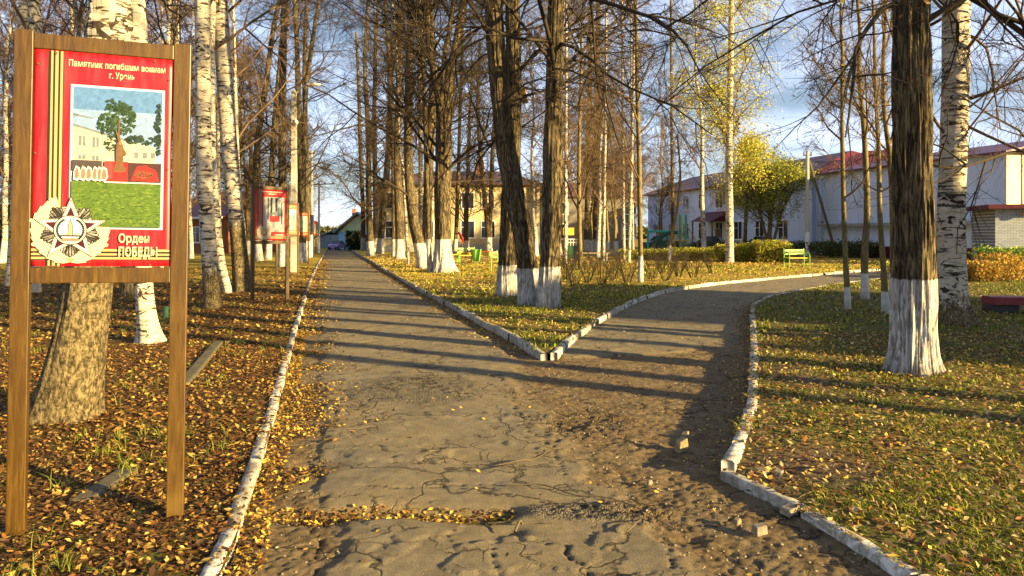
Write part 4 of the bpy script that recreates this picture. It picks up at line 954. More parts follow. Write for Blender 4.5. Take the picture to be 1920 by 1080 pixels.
def picture(parent, x0, x1, z0, z1, kind, seed=0):
    ra = random.Random(seed); a = Art(-.0055); W_ = x1-x0; Hh = z1-z0
    X = lambda u: x0+u*W_; Z = lambda v: z0+v*Hh
    a.rect(x0-.012, x1+.012, z0-.012, z1+.012, M['pale_print'] if kind == 'monument' else M['cream_print'])
    sky_ = fm('sky_print', (.07,.16,.36)); sky2 = fm('pale_sky_print', (.16,.25,.44)); wallc = fm('cream_wall_print', (.36,.34,.28)); grassc = fm('lawn_print', (.06,.11,.015)); g2 = fm('lawn_light_print', (.11,.17,.03)); g3 = fm('lawn_dark_print', (.03,.07,.012))
    tree_c = fm('tree_print', (.02,.045,.018)); bronze = fm('bronze_print', (.12,.065,.03)); redp = fm('pedestal_print', (.45,.02,.02)); dk = M['black_print']; grey = fm('grey_print', (.12,.145,.17)); wht = fm('white_print', (.52,.50,.46))
    def blobtree(cx, cz, rx, rz, n, m_, sz=.012):
        a.k += 1
        for i in range(n):
            t = ra.uniform(0, 6.28); q = math.sqrt(ra.random()); x, z = cx+rx*q*math.cos(t), cz+rz*q*math.sin(t)
            x = min(max(x, x0+.012), x1-.012); z = min(max(z, z0+.01), z1-.01)
            a.ell(x, z, ra.uniform(.4, 1)*sz, ra.uniform(.4, 1)*sz, m_, 7, step=(i % 30 == 0), rag=.4, r=ra)
    if kind == 'monument':
        a.rect(X(0), X(1), Z(.3), Z(1), sky_); a.rect(X(0), X(1), Z(.3), Z(.84), sky2)
        a.poly([(X(0),Z(.40)),(X(.62),Z(.45)),(X(.62),Z(.62)),(X(0),Z(.72))], wallc); a.poly([(X(.6),Z(.42)),(X(.93),Z(.42)),(X(.93),Z(.59)),(X(.6),Z(.63))], wallc)
        a.poly([(X(0),Z(.72)),(X(.62),Z(.62)),(X(.62),Z(.635)),(X(0),Z(.735))], grey); a.poly([(X(0),Z(.795)),(X(.22),Z(.775)),(X(.22),Z(.785)),(X(0),Z(.81))], grey)
        for (u, v) in ((.07,.58),(.22,.575),(.07,.485),(.22,.48)):
            a.rect(X(u), X(u+.07), Z(v), Z(v+.07 if v > .5 else v+.03), grey, u == .07); a.rect(X(u+.03), X(u+.038), Z(v), Z(v+.07 if v > .5 else v+.03), wht)
        for u in (.69, .79, .88): a.rect(X(u), X(u+.045), Z(.51), Z(.55), grey, u == .69)
        blobtree(X(.50), Z(.78), .085, .085, 130, tree_c, .011); blobtree(X(.50), Z(.79), .075, .075, 70, fm('tree_light_print', (.05,.10,.035)), .006); blobtree(X(.46), Z(.88), .05, .035, 50, tree_c, .009); blobtree(X(.36), Z(.74), .045, .05, 40, tree_c, .01); blobtree(X(.62), Z(.83), .03, .05, 40, tree_c, .01); blobtree(X(.44), Z(.62), .035, .05, 40, tree_c, .008)
        a.poly([(X(.50),Z(.5)),(X(.53),Z(.5)),(X(.52),Z(.78)),(X(.505),Z(.78))], bronze)
        blobtree(X(.97), Z(.72), .018, .14, 60, fm('spruce_print', (.02,.04,.025)), .012); blobtree(X(.80), Z(.64), .09, .02, 50, fm('spruce_print', (.02,.04,.025)), .012)
        a.rect(X(0), X(.33), Z(.40), Z(.475), fm('fence_print', (.05,.04,.04)))
        a.rect(X(0), X(1), Z(0), Z(.325), grassc); a.k += 1
        for i in range(420):
            u, v = ra.random(), ra.uniform(.01, .31); a.ell(X(u*.97+.015), Z(v), ra.uniform(.003, .012), ra.uniform(.0015, .004), ra.choice([g2, g3, g2]), 6, step=(i % 60 == 0))
        a.rect(X(.60), X(1), Z(.33), Z(.47), fm('dark_wall_print', (.05,.02,.02))); a.poly([(X(.66),Z(.34)),(X(.98),Z(.34)),(X(.94),Z(.42)),(X(.82),Z(.455)),(X(.72),Z(.44))], redp)
        blobtree(X(.80), Z(.385), .045, .022, 34, bronze, .008)
        a.rect(X(.36), X(.62), Z(.325), Z(.475), redp); a.rect(X(.36), X(.45), Z(.34), Z(.47), fm('pedestal_light_print', (.62,.04,.04)))
        # soldier figure silhouette
        a.poly([(X(.46),Z(.40)),(X(.60),Z(.40)),(X(.595),Z(.43)),(X(.565),Z(.45)),(X(.57),Z(.53)),(X(.61),Z(.52)),(X(.60),Z(.54)),(X(.57),Z(.57)),(X(.56),Z(.60)),(X(.54),Z(.625)),(X(.52),Z(.66)),(X(.49),Z(.70)),(X(.48),Z(.69)),(X(.51),Z(.62)),(X(.49),Z(.60)),(X(.485),Z(.55)),(X(.49),Z(.46))], bronze)
        a.ell(X(.535), Z(.608), .008, .010, fm('bronze_light_print', (.22,.14,.07)), 12)
        for i, u in enumerate((.02, .09, .15, .22, .27, .32)):
            a.poly([(X(u),Z(.335)),(X(u+.05),Z(.325)),(X(u+.085),Z(.36)),(X(u+.07),Z(.42)),(X(u+.03),Z(.435)),(X(u+.005),Z(.39))], wht); a.poly([(X(u+.015),Z(.345)),(X(u+.045),Z(.34)),(X(u+.068),Z(.365)),(X(u+.055),Z(.41)),(X(u+.03),Z(.42)),(X(u+.015),Z(.385))], fm('wreath_print', (.42,.12,.08)))
        a.rect(X(.36), X(1), Z(.318), Z(.328), wht)
    elif kind == 'grave':
        a.rect(X(0), X(1), Z(0), Z(1), fm('pale_grey_print', (.36,.37,.37)))
        for u, w_ in ((.18,.05),(.32,.09),(.56,.11)): a.poly([(X(u),Z(.35)),(X(u+w_),Z(.35)),(X(u+w_*.8+.03),Z(1)),(X(u),Z(1))], dk, u == .18)
        a.poly([(X(.1),Z(.5)),(X(.95),Z(.45)),(X(.9),Z(.68)),(X(.75),Z(.74)),(X(.62),Z(.6)),(X(.3),Z(.53))], grey); a.rect(X(.28), X(.78), Z(.28), Z(.46), redp)
        for k in range(6): a.rect(X(.31+k*.08), X(.318+k*.08), Z(.28), Z(.46), dk, k == 0)
        blobtree(X(.5), Z(.2), .2*W_*2, .07*Hh, 60, fm('flower_print', (.55,.42,.25)), .012); a.rect(X(.86), X(.92), Z(.2), Z(.85), dk)
    elif kind == 'tower':
        a.rect(X(0), X(1), Z(.5), Z(1), fm('teal_sky_print', (.12,.42,.50))); a.rect(X(0), X(1), Z(0), Z(.5), wallc); a.rect(X(.25), X(.75), Z(.4), Z(.8), wallc); blobtree(X(.8), Z(.55), .05, .1, 40, fm('green_print', (.05,.25,.10)), .015)
        blobtree(X(.4), Z(.15), .12, .05, 50, dk, .015)
    elif kind == 'park':
        a.rect(X(0), X(1), Z(0), Z(1), wallc); blobtree(X(.5), Z(.62), .2, .12, 90, fm('green_print', (.05,.25,.10)), .02); blobtree(X(.4), Z(.2), .15, .06, 60, g2, .018)
    else:
        a.rect(X(0), X(1), Z(0), Z(1), fm('deep_blue_print', (.03,.12,.22))); a.rect(X(0), X(1), Z(.1), Z(.4), fm('teal_print', (.04,.22,.22)))
    return a.build('photo_print', parent)
def poster_stand(name_label, xl, yl, xr, yr, ztop=2.66, kind='monument', lean=0, dark=False, head=None, foot=None, emb=True, simple_=True, zg=LZ, red=None, bh=1.17, group='red poster stands along the left side of the main path', seed=0):
    A = G(xl, yl, zg) if not isinstance(xl, tuple) else np.array(xl); B = G(xr, yr, zg) if not isinstance(xr, tuple) else np.array(xr)
    d = B-A; wd = float(np.hypot(d[0], d[1])); root = empty('poster_stand', (A[0], A[1], 0), math.atan2(d[1], d[0])); tag(root, name_label, 'poster stand', group)
    root.rotation_euler = (0, lean, math.atan2(d[1], d[0]))
    wood = M['wood'] if not dark else fm('dark_painted_wood', (.06,.035,.03)); hw = .043
    for x in (0, wd):
        m = MB(); m.box(x-hw, x+hw, -.025, .025, -.02, ztop); m.build('post', wood, root, bevel=.004)
    zt = ztop-.092; zb = zt-bh
    m = MB(); m.box(hw+.001, wd-hw-.001, -.022, .022, zt, ztop-.012); m.build('top_rail', wood, root, bevel=.004)
    m = MB(); m.box(hw+.001, wd-hw-.001, -.022, .022, zb-.085, zb-.004); m.build('bottom_rail', wood, root, bevel=.004)
    x0, x1 = hw+.003, wd-hw-.003; bw = x1-x0
    # board, slightly warped sheet
    n = 24; V = []; Fc = []
    for j in range(n+1):
        for i in range(n+1):
            u, v = i/n, j/n; e = .0035*math.sin(v*19+seed)*((1-u)**4+u**4)+.002*math.sin(u*15)*(1-v)**6
            V.append((x0+bw*u+.003*math.sin(v*9)*(u > .98), -.012-abs(e)*0, zb+.004+(zt-zb-.006)*v))
    for j in range(n):
        for i in range(n): a_ = j*(n+1)+i; Fc.append((a_, a_+1, a_+n+2, a_+n+1))
    bd = npmesh('board', V, [np.array(Fc)], red or M['red_print'], root, True); sl = bd.modifiers.new('thick', 'SOLIDIFY'); sl.thickness = .006; sl.offset = 1 if False else -1
    holder = bd; o_y = -.012
    hold = bd
    # all print lies on the board's own plane
    class _S: pass
    def sh(o): o.location.y += o_y; return o
    a = Art(-.0005)
    f = bw/.672
    for (q0, q1, c_) in ((.064,.078,'black_print'),(.078,.088,'ribbon'),(.088,.098,'black_print'),(.098,.112,'ribbon'),(.112,.122,'black_print'),(.122,.134,'ribbon'),(.134,.139,'black_print')):
        a.rect(x0+q0*f, x0+q1*f, zb+.006, zt-.004, M[c_], q0 == .064)
    zz = zb+.035
    for (q0, q1, c_) in ((0,.006,'black_print'),(.006,.017,'ribbon'),(.017,.026,'black_print'),(.026,.036,'ribbon'),(.036,.046,'black_print'),(.046,.058,'ribbon'),(.058,.062,'black_print')):
        a.rect(x0+.001, x1-.001, zz+q0*1.05, zz+q1*1.05, M[c_], q0 == 0)
    sh(a.build('ribbon_stripes', bd))
    sh(picture(bd, x0+.185*f, x1-.052*f, zb+.215, zt-.185, kind, seed))
    if head:
        sh(text_mesh(head[0], .034, 'lettering', M['cream_print'], bd, x0+.59*bw, zt-.077, -.003, .0007, width=.70*bw)); sh(text_mesh(head[1], .034, 'lettering', M['cream_print'], bd, x0+.62*bw, zt-.128, -.003, .0007, width=.185*bw))
        sh(text_mesh('Орден', .046, 'lettering', M['cream_print'], bd, x0+.615*bw, zb+.133, -.011, .0016, .62, 'LEFT', width=.225*bw)); sh(text_mesh('ПОБЕДЫ', .050, 'lettering', M['cream_print'], bd, x0+.615*bw, zb+.058, -.011, .0016, .62, 'LEFT', width=.285*bw))
    else:
        a = Art(-.003); 
        for z_, u0, u1 in ((zt-.05,.2,.88),(zt-.10,.42,.66),(zb+.13,.62,.92)): 
            r9 = random.Random(seed+3); x_ = x0+u0*bw
            while x_ < x0+u1*bw: wdt = r9.uniform(.012, .022); a.rect(x_, x_+wdt*.8, z_-.012, z_+.012, M['cream_print'], False); x_ += wdt
        sh(a.build('lettering', bd))
    if emb:
        e = emblem(bd, x0+.185*f, zb+.195, 1.07, simple_); sh(e)
    for u, v in ((.03,.93),(.02,.52),(.97,.9),(.97,.47),(.5,.003),(.15,.985),(.86,.985),(.85,.01),(.02,.07)):
        m = MB(); m.bar((x0+u*bw, -.016, zb+v*bh), (x0+u*bw, -.0205, zb+v*bh), .006, None, 10); m.build('screw', fm('rusty_metal', (.10,.05,.03)), bd)
        if A[1] > 6: break
    return root
tt = ('Памятник погибшим воинам', 'г. Урень', .50)
poster_stand('large nearest poster stand with red board about a soldiers monument and the word ПОБЕДЫ', 30, 998, 328, 964, 2.665, 'monument', lean=R(.9), head=tt, simple_=False, bh=1.14)
poster_stand('second nearest poster stand, red board with grey photo of leaning trees over a red grave', 473, 566, 538, 561, 2.75, 'grave', seed=2, lean=R(.4), bh=1.19)
poster_stand('third poster stand with teal sky in its picture, half behind the second', 519, 515, 558.5, 513, 2.86, 'tower', seed=3, red=fm('faded_red_print', (.60,.12,.06)))
poster_stand('fourth poster stand with green park picture on orange red board', 551, 499, 578, 496, 2.80, 'park', seed=4, red=fm('orange_red_print', (.55,.06,.03)))
poster_stand('fifth poster stand, dark framed with a deep blue picture', 569, 484, 587.5, 482.5, 2.95, 'blue', seed=5, dark=True, emb=False, red=fm('dark_blue_board', (.04,.06,.12)))
poster_stand('sixth small poster stand with orange brown frame far along the kerb', 579, 476, 592.5, 475.5, 2.72, 'park', seed=6, emb=False, red=fm('orange_red_print', (.55,.06,.03)))
poster_stand('seventh and farthest poster stand, tiny beside the thin wooden pole', 586, 472, 597.5, 471, 2.80, 'blue', seed=7, emb=False)
# ------------------------------------------------------------------ poles
def b0(px, py, z): p = G(px, py, z); return p
p = b0(551.5, 511, LZ); r0 = empty('lamp_pole', p); tag(r0, 'tall square concrete pole with white cobra head lamp behind the third poster stand', 'lamp pole')
m = MB(); m.bar((0,0,-.05), (0,0,7.45), .175, None, 4, .12); m.build('pole', M['concrete'], r0, bevel=.01)
m = MB(); m.pipe([(.1,0,7.35),(.3,-.1,7.52),(.55,-.25,7.58)], .028); m.build('arm', M['lime'], r0)
m = MB(); m.ball((.86,-.33,7.6), 1, None, (.33,.13,.075), 3); m.bar((.5,-.23,7.58),(.66,-.28,7.6), .05); m.build('lamp_head', M['lime'], r0, True)
m = MB(); m.ball((.13,-.14,6.1), .08, None, (1,1,1.3), 2); m.bar((0.02,-.1,6.2),(.13,-.14,6.2), .03); m.build('insulator', fm('white_glaze', (.8,.8,.76)), r0, True)
m = MB(); m.box(-.13,.13,-.13,.13,-.02,1.3); m.build('painted_base', M['lime'], r0, bevel=.01) if False else m.bm.free()
for px, py, top, rr, lb, arm in [(584.5, 482, 284, .10, 'wooden utility pole behind the dark framed poster stand', False), (598, 474, 340, .085, 'thin far pole with a crossarm nearest the open sky over the path', True)]:
    p = b0(px, py, LZ); h = H+(HY-top)/F*p[1]; r0 = empty('utility_pole', p); tag(r0, lb, 'utility pole')
    m = MB(); m.bar((0,0,-.05),(0,0,h), rr*1.15, None, 10, rr*.8); m.build('pole', M['concrete'], r0)
    m = MB(); m.bar((0,0,.0),(0,0,1.5), rr*1.15+.006, None, 10, rr*1.1+.006); m.build('painted_base', M['lime'], r0)
    m = MB()
    if arm: m.bar((-.9,0,h-.35),(1.3,.1,h-.25), .05, None, 6); [m.bar((x_,0,h-.3),(x_,0,h-.1), .05) for x_ in (-.8,.5,1.2)]
    else: m.bar((-.2,0,h-.2),(.2,0,h-.2), .04); m.bar((-.18,0,h-.2),(-.18,0,h-.02), .03); m.bar((.18,0,h-.2),(.18,0,h-.02), .03)
    m.build('crossarm', M['wood'], r0)
p = b0(1514, 481, IZ); r0 = empty('utility_pole', p); tag(r0, 'pale utility pole with whitewashed base and leaning strut before the white building', 'utility pole')
hh = H+(HY-285)/F*p[1]
m = MB(); m.bar((0,0,-.05),(0,0,hh), .14, None, 10, .11); m.build('pole', M['concrete'], r0)
m = MB(); m.bar((0,0,0),(0,0,1.7), .148, None, 10, .143); m.build('painted_base', M['lime'], r0)
m = MB(); m.bar((.12,0,hh-.7),(1.95,-.2,0), .08, None, 8, .10); m.build('strut', fm('dark_strut_wood', (.10,.075,.05)), r0)
m = MB(); m.bar((-.3,0,hh-.3),(.3,0,hh-.3), .04); [m.bar((x_,0,hh-.3),(x_,0,hh-.08), .04) for x_ in (-.25,.25)]; m.build('crossarm', fm('rusty_metal', (.10,.05,.03)), r0)
# ------------------------------------------------------------------ buildings
def brick(name, c1, c2, mortar, sx_=1.0):
    m = Mat(name, .9, .2); b = m.n('ShaderNodeTexBrick'); b.inputs['Scale'].default_value = 4.0*sx_; b.inputs['Color1'].default_value = (*c1, 1); b.inputs['Color2'].default_value = (*c2, 1); b.inputs['Mortar'].default_value = (*mortar, 1)
    b.inputs['Mortar Size'].default_value = .03; b.inputs['Row Height'].default_value = .3; b.inputs['Brick Width'].default_value = 1.0
    mp = m.n('ShaderNodeMapping'); mp.inputs['Rotation'].default_value = (R(90), 0, 0); m.l(m.co.outputs['Object'], mp.inputs[0]); m.l(mp.outputs[0], b.inputs['Vector'])
    m.col(m.mix(m.math('MULTIPLY', m.noise(2, 5), .45), b.outputs[0], tuple(x*.6 for x in c1))); return m.m
M['yellow_brick'] = brick('yellow_brick', (.74,.61,.34), (.64,.52,.29), (.46,.41,.30)); M['grey_brick'] = brick('grey_white_brick', (.40,.44,.48), (.30,.34,.38), (.12,.12,.12), 1.0)
M['red_brick'] = brick('red_brick', (.34,.12,.05), (.26,.09,.04), (.30,.24,.18))
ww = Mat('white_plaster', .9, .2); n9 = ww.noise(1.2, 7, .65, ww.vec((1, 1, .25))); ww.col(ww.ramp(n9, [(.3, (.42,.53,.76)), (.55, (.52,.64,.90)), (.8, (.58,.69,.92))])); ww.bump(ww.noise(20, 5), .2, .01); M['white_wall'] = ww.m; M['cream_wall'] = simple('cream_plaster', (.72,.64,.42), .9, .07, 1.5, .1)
def roofm(name, c, period=.25):
    m = Mat(name, .5, .4); w_ = m.n('ShaderNodeTexWave'); w_.inputs['Scale'].default_value = 1.5; w_.inputs['Distortion'].default_value = .2; m.l(m.co.outputs['Object'], w_.inputs['Vector'])
    m.col(m.mix(m.math('MULTIPLY', m.noise(3, 5), .6), c, tuple(x*.5 for x in c))); m.bump(w_.outputs[0], .5, .03); return m.m
M['maroon_roof'] = roofm('maroon_metal_roof', (.15,.014,.02)); M['brown_roof'] = roofm('brown_metal_roof', (.16,.075,.05)); M['purple_roof'] = roofm('purple_metal_roof', (.12,.03,.10)); M['grey_roof'] = roofm('grey_slate_roof', (.34,.37,.37))
gl = Mat('window_glass', .08, .8); gl.col((.02,.028,.04)); M['glass'] = gl.m
M['white_frame'] = fm('white_window_frame', (.75,.76,.78)); M['dark_frame'] = fm('dark_window_frame', (.10,.08,.07)); M['maroon_paint'] = fm('maroon_paint', (.08,.008,.016)); M['blue_paint'] = fm('blue_house_paint', (.30,.55,.75)); M['green_paint'] = fm('pale_green_house_paint', (.62,.74,.46))
def window(parent, x, z, w_, h_, y=0, frame='white_frame', mull=1):
    """opening in wall facing local -Y; drawn proud of the wall: reveal box frame with glass set back inside"""
    fr = MB(); t = .08
    for a in ((x-w_/2-t, x-w_/2, z-t, z+h_+t), (x+w_/2, x+w_/2+t, z-t, z+h_+t), (x-w_/2, x+w_/2, z-t, z), (x-w_/2, x+w_/2, z+h_, z+h_+t)): fr.box(a[0], a[1], y-.05, y+.01, a[2], a[3])
    for k in range(1, mull+1): q = x-w_/2+w_*k/(mull+1); fr.box(q-.035, q+.035, y-.04, y-.006, z, z+h_)
    fr.box(x-w_/2, x-w_/2+w_/(mull+1)-.036, y-.038, y-.006, z+h_*.62, z+h_*.62+.05)
    f = fr.build('window', M[frame], parent)
    g = MB(); g.box(x-w_/2, x+w_/2, y-.018, y-.004, z, z+h_); g.build('pane', M['glass'], f)
    s = MB(); s.box(x-w_/2-.12, x+w_/2+.12, y-.12, y, z-t-.04, z-t-.002); s.build('sill', M[frame], f)
    return f
def wall_frame(name, label, cat, A, B, **k):
    """root at A with local +X along A->B (wall faces local -Y)"""
    d = np.array(B)-np.array(A); r = empty(name, (A[0], A[1], 0), math.atan2(d[1], d[0])); tag(r, label, cat); return r, float(np.hypot(d[0], d[1]))
# yellow two storey house
yb = 65.0; XA = (700-960)/F*yb; XB = (1012-960)/F*yb
r0, Lw = wall_frame('brick_house', 'two storey yellow brick building behind the row of trees left of the trio', 'building', (XA, yb), (XB, yb))
hz = H+(HY-345)/F*yb
m = MB(); m.box(0, Lw, 0, 13, -.2, hz); m.build('wall', M['yellow_brick'], r0)
m = MB(); m.box(-.03, Lw+.03, -.03, 13.03, -.2, .75); m.build('plinth', M['concrete'], r0)
m = MB(); e = .5; zr_ = hz+.02; m.poly([(-e,-e,zr_),(Lw+e,-e,zr_),(Lw-4,6.5,zr_+1.7),(4,6.5,zr_+1.7)]); m.poly([(Lw+e,-e,zr_),(Lw+e,13+e,zr_),(Lw-4,6.5,zr_+1.7)]); m.poly([(-e,13+e,zr_),(-e,-e,zr_),(4,6.5,zr_+1.7)]); m.poly([(Lw+e,13+e,zr_),(-e,13+e,zr_),(4,6.5,zr_+1.7),(Lw-4,6.5,zr_+1.7)]); m.box(-e, Lw+e, -e, 13+e, zr_-.12, zr_-.004); m.build('roof', M['brown_roof'], r0)
for i in range(5):
    x = 1.8+i*2.9
    if i == 1: x = (780-960)/F*yb-XA
    x = [(735,), (800,), (877,), (915,), (968,)][i][0]; x = (x-960)/F*yb-XA
    window(r0, x, .9+.45, 1.15, 1.45, 0); window(r0, x, 4.0, 1.05, 1.35, 0)
m = MB(); m.box(Lw-6, Lw-5.2, 4, 4.8, hz+.5, hz+2.4); m.build('chimney', M['red_brick'], r0)
# grey wing right of it
r0, Lw = wall_frame('side_house', 'low greyish building seen between the trunks right of the trio', 'building', ((1016-960)/F*76, 76), ((1190-960)/F*76, 76))
m = MB(); m.box(0, Lw, 0, 9, -.2, 5.6); m.build('wall', simple('grey_brick_wall', (.17,.16,.15), .9, .2, 3), r0); m = MB(); m.prism([(-.5,-.5,5.61),(-.5,9.5,5.61),(-.5,4.5,7.4)], (Lw+1,0,0)); m.build('roof', M['brown_roof'], r0)
for i in range(3): window(r0, 2+i*3.6, 1.2, 1.4, 1.5); window(r0, 2+i*3.6, 3.8, 1.4, 1.2)
# white building, long wall receding to the left
A = (((1215-960)/F*88), 88.0); B = (((1522-960)/F*57), 57.0); C = ((1600-960)/F*54.5, 54.5); D = ((1760-960)/F*52, 52.0)
r0, Lw = wall_frame('white_building', 'long white two storey building with maroon roof behind the hedge and playground', 'building', A, B); hz = H+(HY-325)/F*57
m = MB(); m.box(0, Lw, 0, 12, -.2, hz); m.build('wall', M['white_wall'], r0)
m = MB(); m.poly([(-.5,-.5,hz+.05),(Lw+.5,-.5,hz+.05),(Lw-3,6,hz+2.3),(-.5,6,hz+2.3)]); m.poly([(-.5,12.5,hz+.05),(-.5,6,hz+2.3),(Lw-3,6,hz+2.3),(Lw+.5,12.5,hz+.05)]); m.poly([(Lw+.5,-.5,hz+.05),(Lw+.5,12.5,hz+.05),(Lw-3,6,hz+2.3)]); m.box(-.5, Lw+.5, -.5, 12.5, hz-.15, hz+.04); m.build('roof', M['maroon_roof'], r0)
for i in range(8):
    x = 3+i*(Lw-5)/7.5; window(r0, x, 4.3, 1.3, 1.5); window(r0, x, 1.2, 1.3, 1.6)
# entrance canopy (at px ~1345)
xc = Lw*.54
m = MB(); m.prism([(xc-2.2,-2.0,2.9),(xc-2.2,-.05,2.9),(xc-2.2,-.05,3.9)], (4.4,0,0)); m.build('canopy_roof', M['maroon_paint'], r0)
for x_ in (-2, -.2, 2): m = MB(); m.bar((xc+x_,-1.8,0),(xc+x_,-1.8,2.9), .07, None, 8); m.build('canopy_post', M['dark_frame'], r0)
m = MB(); m.box(xc-.6, xc+.6, -.06, 0.01, 0, 2.2); d_ = m.build('door', M['dark_frame'], r0)
# hip roofed block with sunny cornice
dB = np.array(B); dC = np.array(D)
r0, Lw = wall_frame('white_building', 'white block with red roof and pale cornice behind the pole with the strut', 'building', (B[0]-.2, B[1]-1.2), (D[0], D[1]-.5)); hz2 = H+(HY-322)/F*55
m = MB(); m.box(0, Lw, 0, 9, -.2, hz2-.5); m.build('wall', M['white_wall'], r0)
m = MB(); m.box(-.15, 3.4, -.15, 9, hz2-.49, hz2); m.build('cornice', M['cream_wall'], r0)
m = MB(); m.box(3.4, Lw, 0, 9, hz2-.49, hz2-.02); m.build('upper_wall', M['white_wall'], r0)
m = MB(); m.poly([(-.3,-.4,hz2+.02),(Lw,-.4,hz2+.02),(Lw*.62,4,hz2+1.9),(3.2,4,hz2+1.9)]); m.poly([(-.3,9,hz2+.02),(-.3,-.4,hz2+.02),(3.2,4,hz2+1.9)]); m.poly([(Lw,-.4,hz2+.02),(Lw,9,hz2+.02),(Lw*.62,4,hz2+1.9)]); m.poly([(Lw,9,hz2+.02),(-.3,9,hz2+.02),(3.2,4,hz2+1.9),(Lw*.62,4,hz2+1.9)]); m.build('roof', M['maroon_roof'], r0)
m = MB(); m.box(.2, 5.6, -.06, .0, 2.55, 2.62); m.build('string_course', M['dark_frame'], r0)
for x_ in (.35, 5.9): m = MB(); m.bar((x_,-.1,.1),(x_,-.1,hz2-.5), .05, None, 8); m.build('drainpipe', M['white_frame'], r0)
window(r0, 2.4, 1.0, 1.1, 1.2); window(r0, 2.4, 3.9, 1.1, 1.2)
m = MB(); m.box(4.9, 5.2, -.05, 0.0, 3.6, 5.0); m.build('vent_panel', fm('grey_panel', (.25,.27,.30)), r0)
# iron stair railing
m = MB()
for i in range(9): m.bar((6.6+i*.28,-.9,.3+i*.16),(6.6+i*.28,-.9,1.3+i*.16), .025, None, 6)
m.bar((6.5,-.9,1.3),(9.0,-.9,2.7), .03, None, 6); m.build('stair_railing', M['dark_frame'], r0)
m = MB(); [m.box(6.6+i*.28, 9.1, -1.0, -.02, .16*i, .16*i+.158) for i in range(8)]; m.build('steps', M['concrete'], r0)
# right white building
E0 = ((1738-960)/F*42.8, 42.8); E1 = ((1883-960)/F*38, 38.0)
r0, Lw = wall_frame('white_building', 'white building at the right edge with purple roof, cream sunlit corner and maroon plinth', 'building', E0, E1); hz3 = H+(HY-284)/F*38
m = MB(); m.box(-9, Lw, 0, 14, -.2, hz3-.02); m.build('wall', M['white_wall'], r0)
m = MB(); m.box(-9.03, Lw+.03, -.03, 14, -.2, .85); m.build('plinth', M['maroon_paint'], r0)
m = MB(); m.box(-9, Lw+.2, -.5, -.01, 2.15, 2.35); m.build('ledge', fm('grey_panel', (.25,.27,.30)), r0)
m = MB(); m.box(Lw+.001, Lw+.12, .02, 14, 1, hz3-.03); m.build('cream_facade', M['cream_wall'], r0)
for yy in (1.0, 2.2, 3.4): m = MB(); m.box(Lw+.121, Lw+.16, yy, yy+.12, 1, hz3-.05); m.build('drainpipe', M['dark_frame'], r0)
m = MB(); zz = hz3; m.poly([(-9.4,-.35,zz),(Lw+.4,-.35,zz),(Lw+.4,6,zz+1.25),(-9.4,6,zz+1.25)]); m.poly([(-9.4,14.3,zz),(-9.4,6,zz+1.25),(Lw+.4,6,zz+1.25),(Lw+.4,14.3,zz)]); m.poly([(Lw+.4,-.35,zz),(Lw+.4,14.3,zz),(Lw+.4,6,zz+1.25)]); m.box(-9.4, Lw+.4, -.35, 14.3, zz-.1, zz-.01); m.build('roof', M['purple_roof'], r0)
# brick kiosk
r0, Lw = wall_frame('brick_kiosk', 'low grey brick kiosk with overhanging dark red roof at the right edge', 'kiosk', ((1866-960)/F*34, 34), ((1990-960)/F*34, 33.2))
zk = H+(HY-392)/F*34; m = MB(); m.box(0, Lw, 0, 3, -.2, zk); m.build('wall', M['grey_brick'], r0); m = MB(); m.box(-.45, Lw+.3, -.5, 3.3, zk+.003, zk+.2); m.build('roof', M['maroon_paint'], r0)
m = MB(); m.ball((1.2,-.2,zk-.22), .13, None, (1,.7,1.2)); m.bar((1.2,-.2,zk-.1),(1.2,-.2,zk), .03); m.build('lamp', fm('orange_lamp_glass', (.75,.32,.05)), r0, True)
# far house at the end of the path, with garage
r0, Lw = wall_frame('wooden_house', 'small house with green gable and blue walls at the end of the main path', 'house', ((634-960)/F*80, 80), ((708-960)/F*80, 80))
m = MB(); m.box(0, Lw, 0, 8, -.2, 1.85); m.build('wall', M['blue_paint'], r0)
m = MB(); m.prism([(-.0,.05,1.86),(Lw,.05,1.86),(Lw*.5,.05,3.75)], (0,7.9,0)); m.build('gable', M['green_paint'], r0)
m = MB(); m.prism([(-.5,-.5,1.75),(Lw*.5,-.5,3.95),(Lw+.5,-.5,1.75),(Lw+.5,-.5,1.93),(Lw*.5,-.5,4.15),(-.5,-.5,1.93)], (0,8.8,0)); m.build('roof', M['grey_roof'], r0)
m = MB(); m.box(Lw*.2, Lw*.2+.4, 3, 3.4, 2.6, 4.6); m.build('chimney', M['red_brick'], r0); window(r0, 1.35, .75, .9, .85); window(r0, 2.8, .75, .9, .85)
m = MB(); m.box(.1, .75, -.06, .0, 0, 1.6); m.build('door', fm('pale_blue_door', (.35,.62,.80)), r0)
r0, Lw = wall_frame('garage', 'low grey boarded garage behind the purple car at the end of the path', 'garage', ((596-960)/F*84, 84), ((634-960)/F*82, 82))
m = MB(); m.box(0, Lw, 0, 6, -.2, 1.6); m.build('wall', fm('grey_blue_boards', (.26,.32,.38)), r0)
m = MB(); m.prism([(-.3,-.3,1.25),(Lw+.3,-.3,2.25),(Lw+.3,-.3,2.35),(-.3,-.3,1.4)], (0,6.5,0)); m.build('roof', M['grey_roof'], r0)
for k in range(2): m = MB(); m.box(.2+k*1.15, 1.2+k*1.15, -.04, -.001, 0, 1.35); m.build('gate', fm('grey_gate', (.20,.25,.30)), r0)
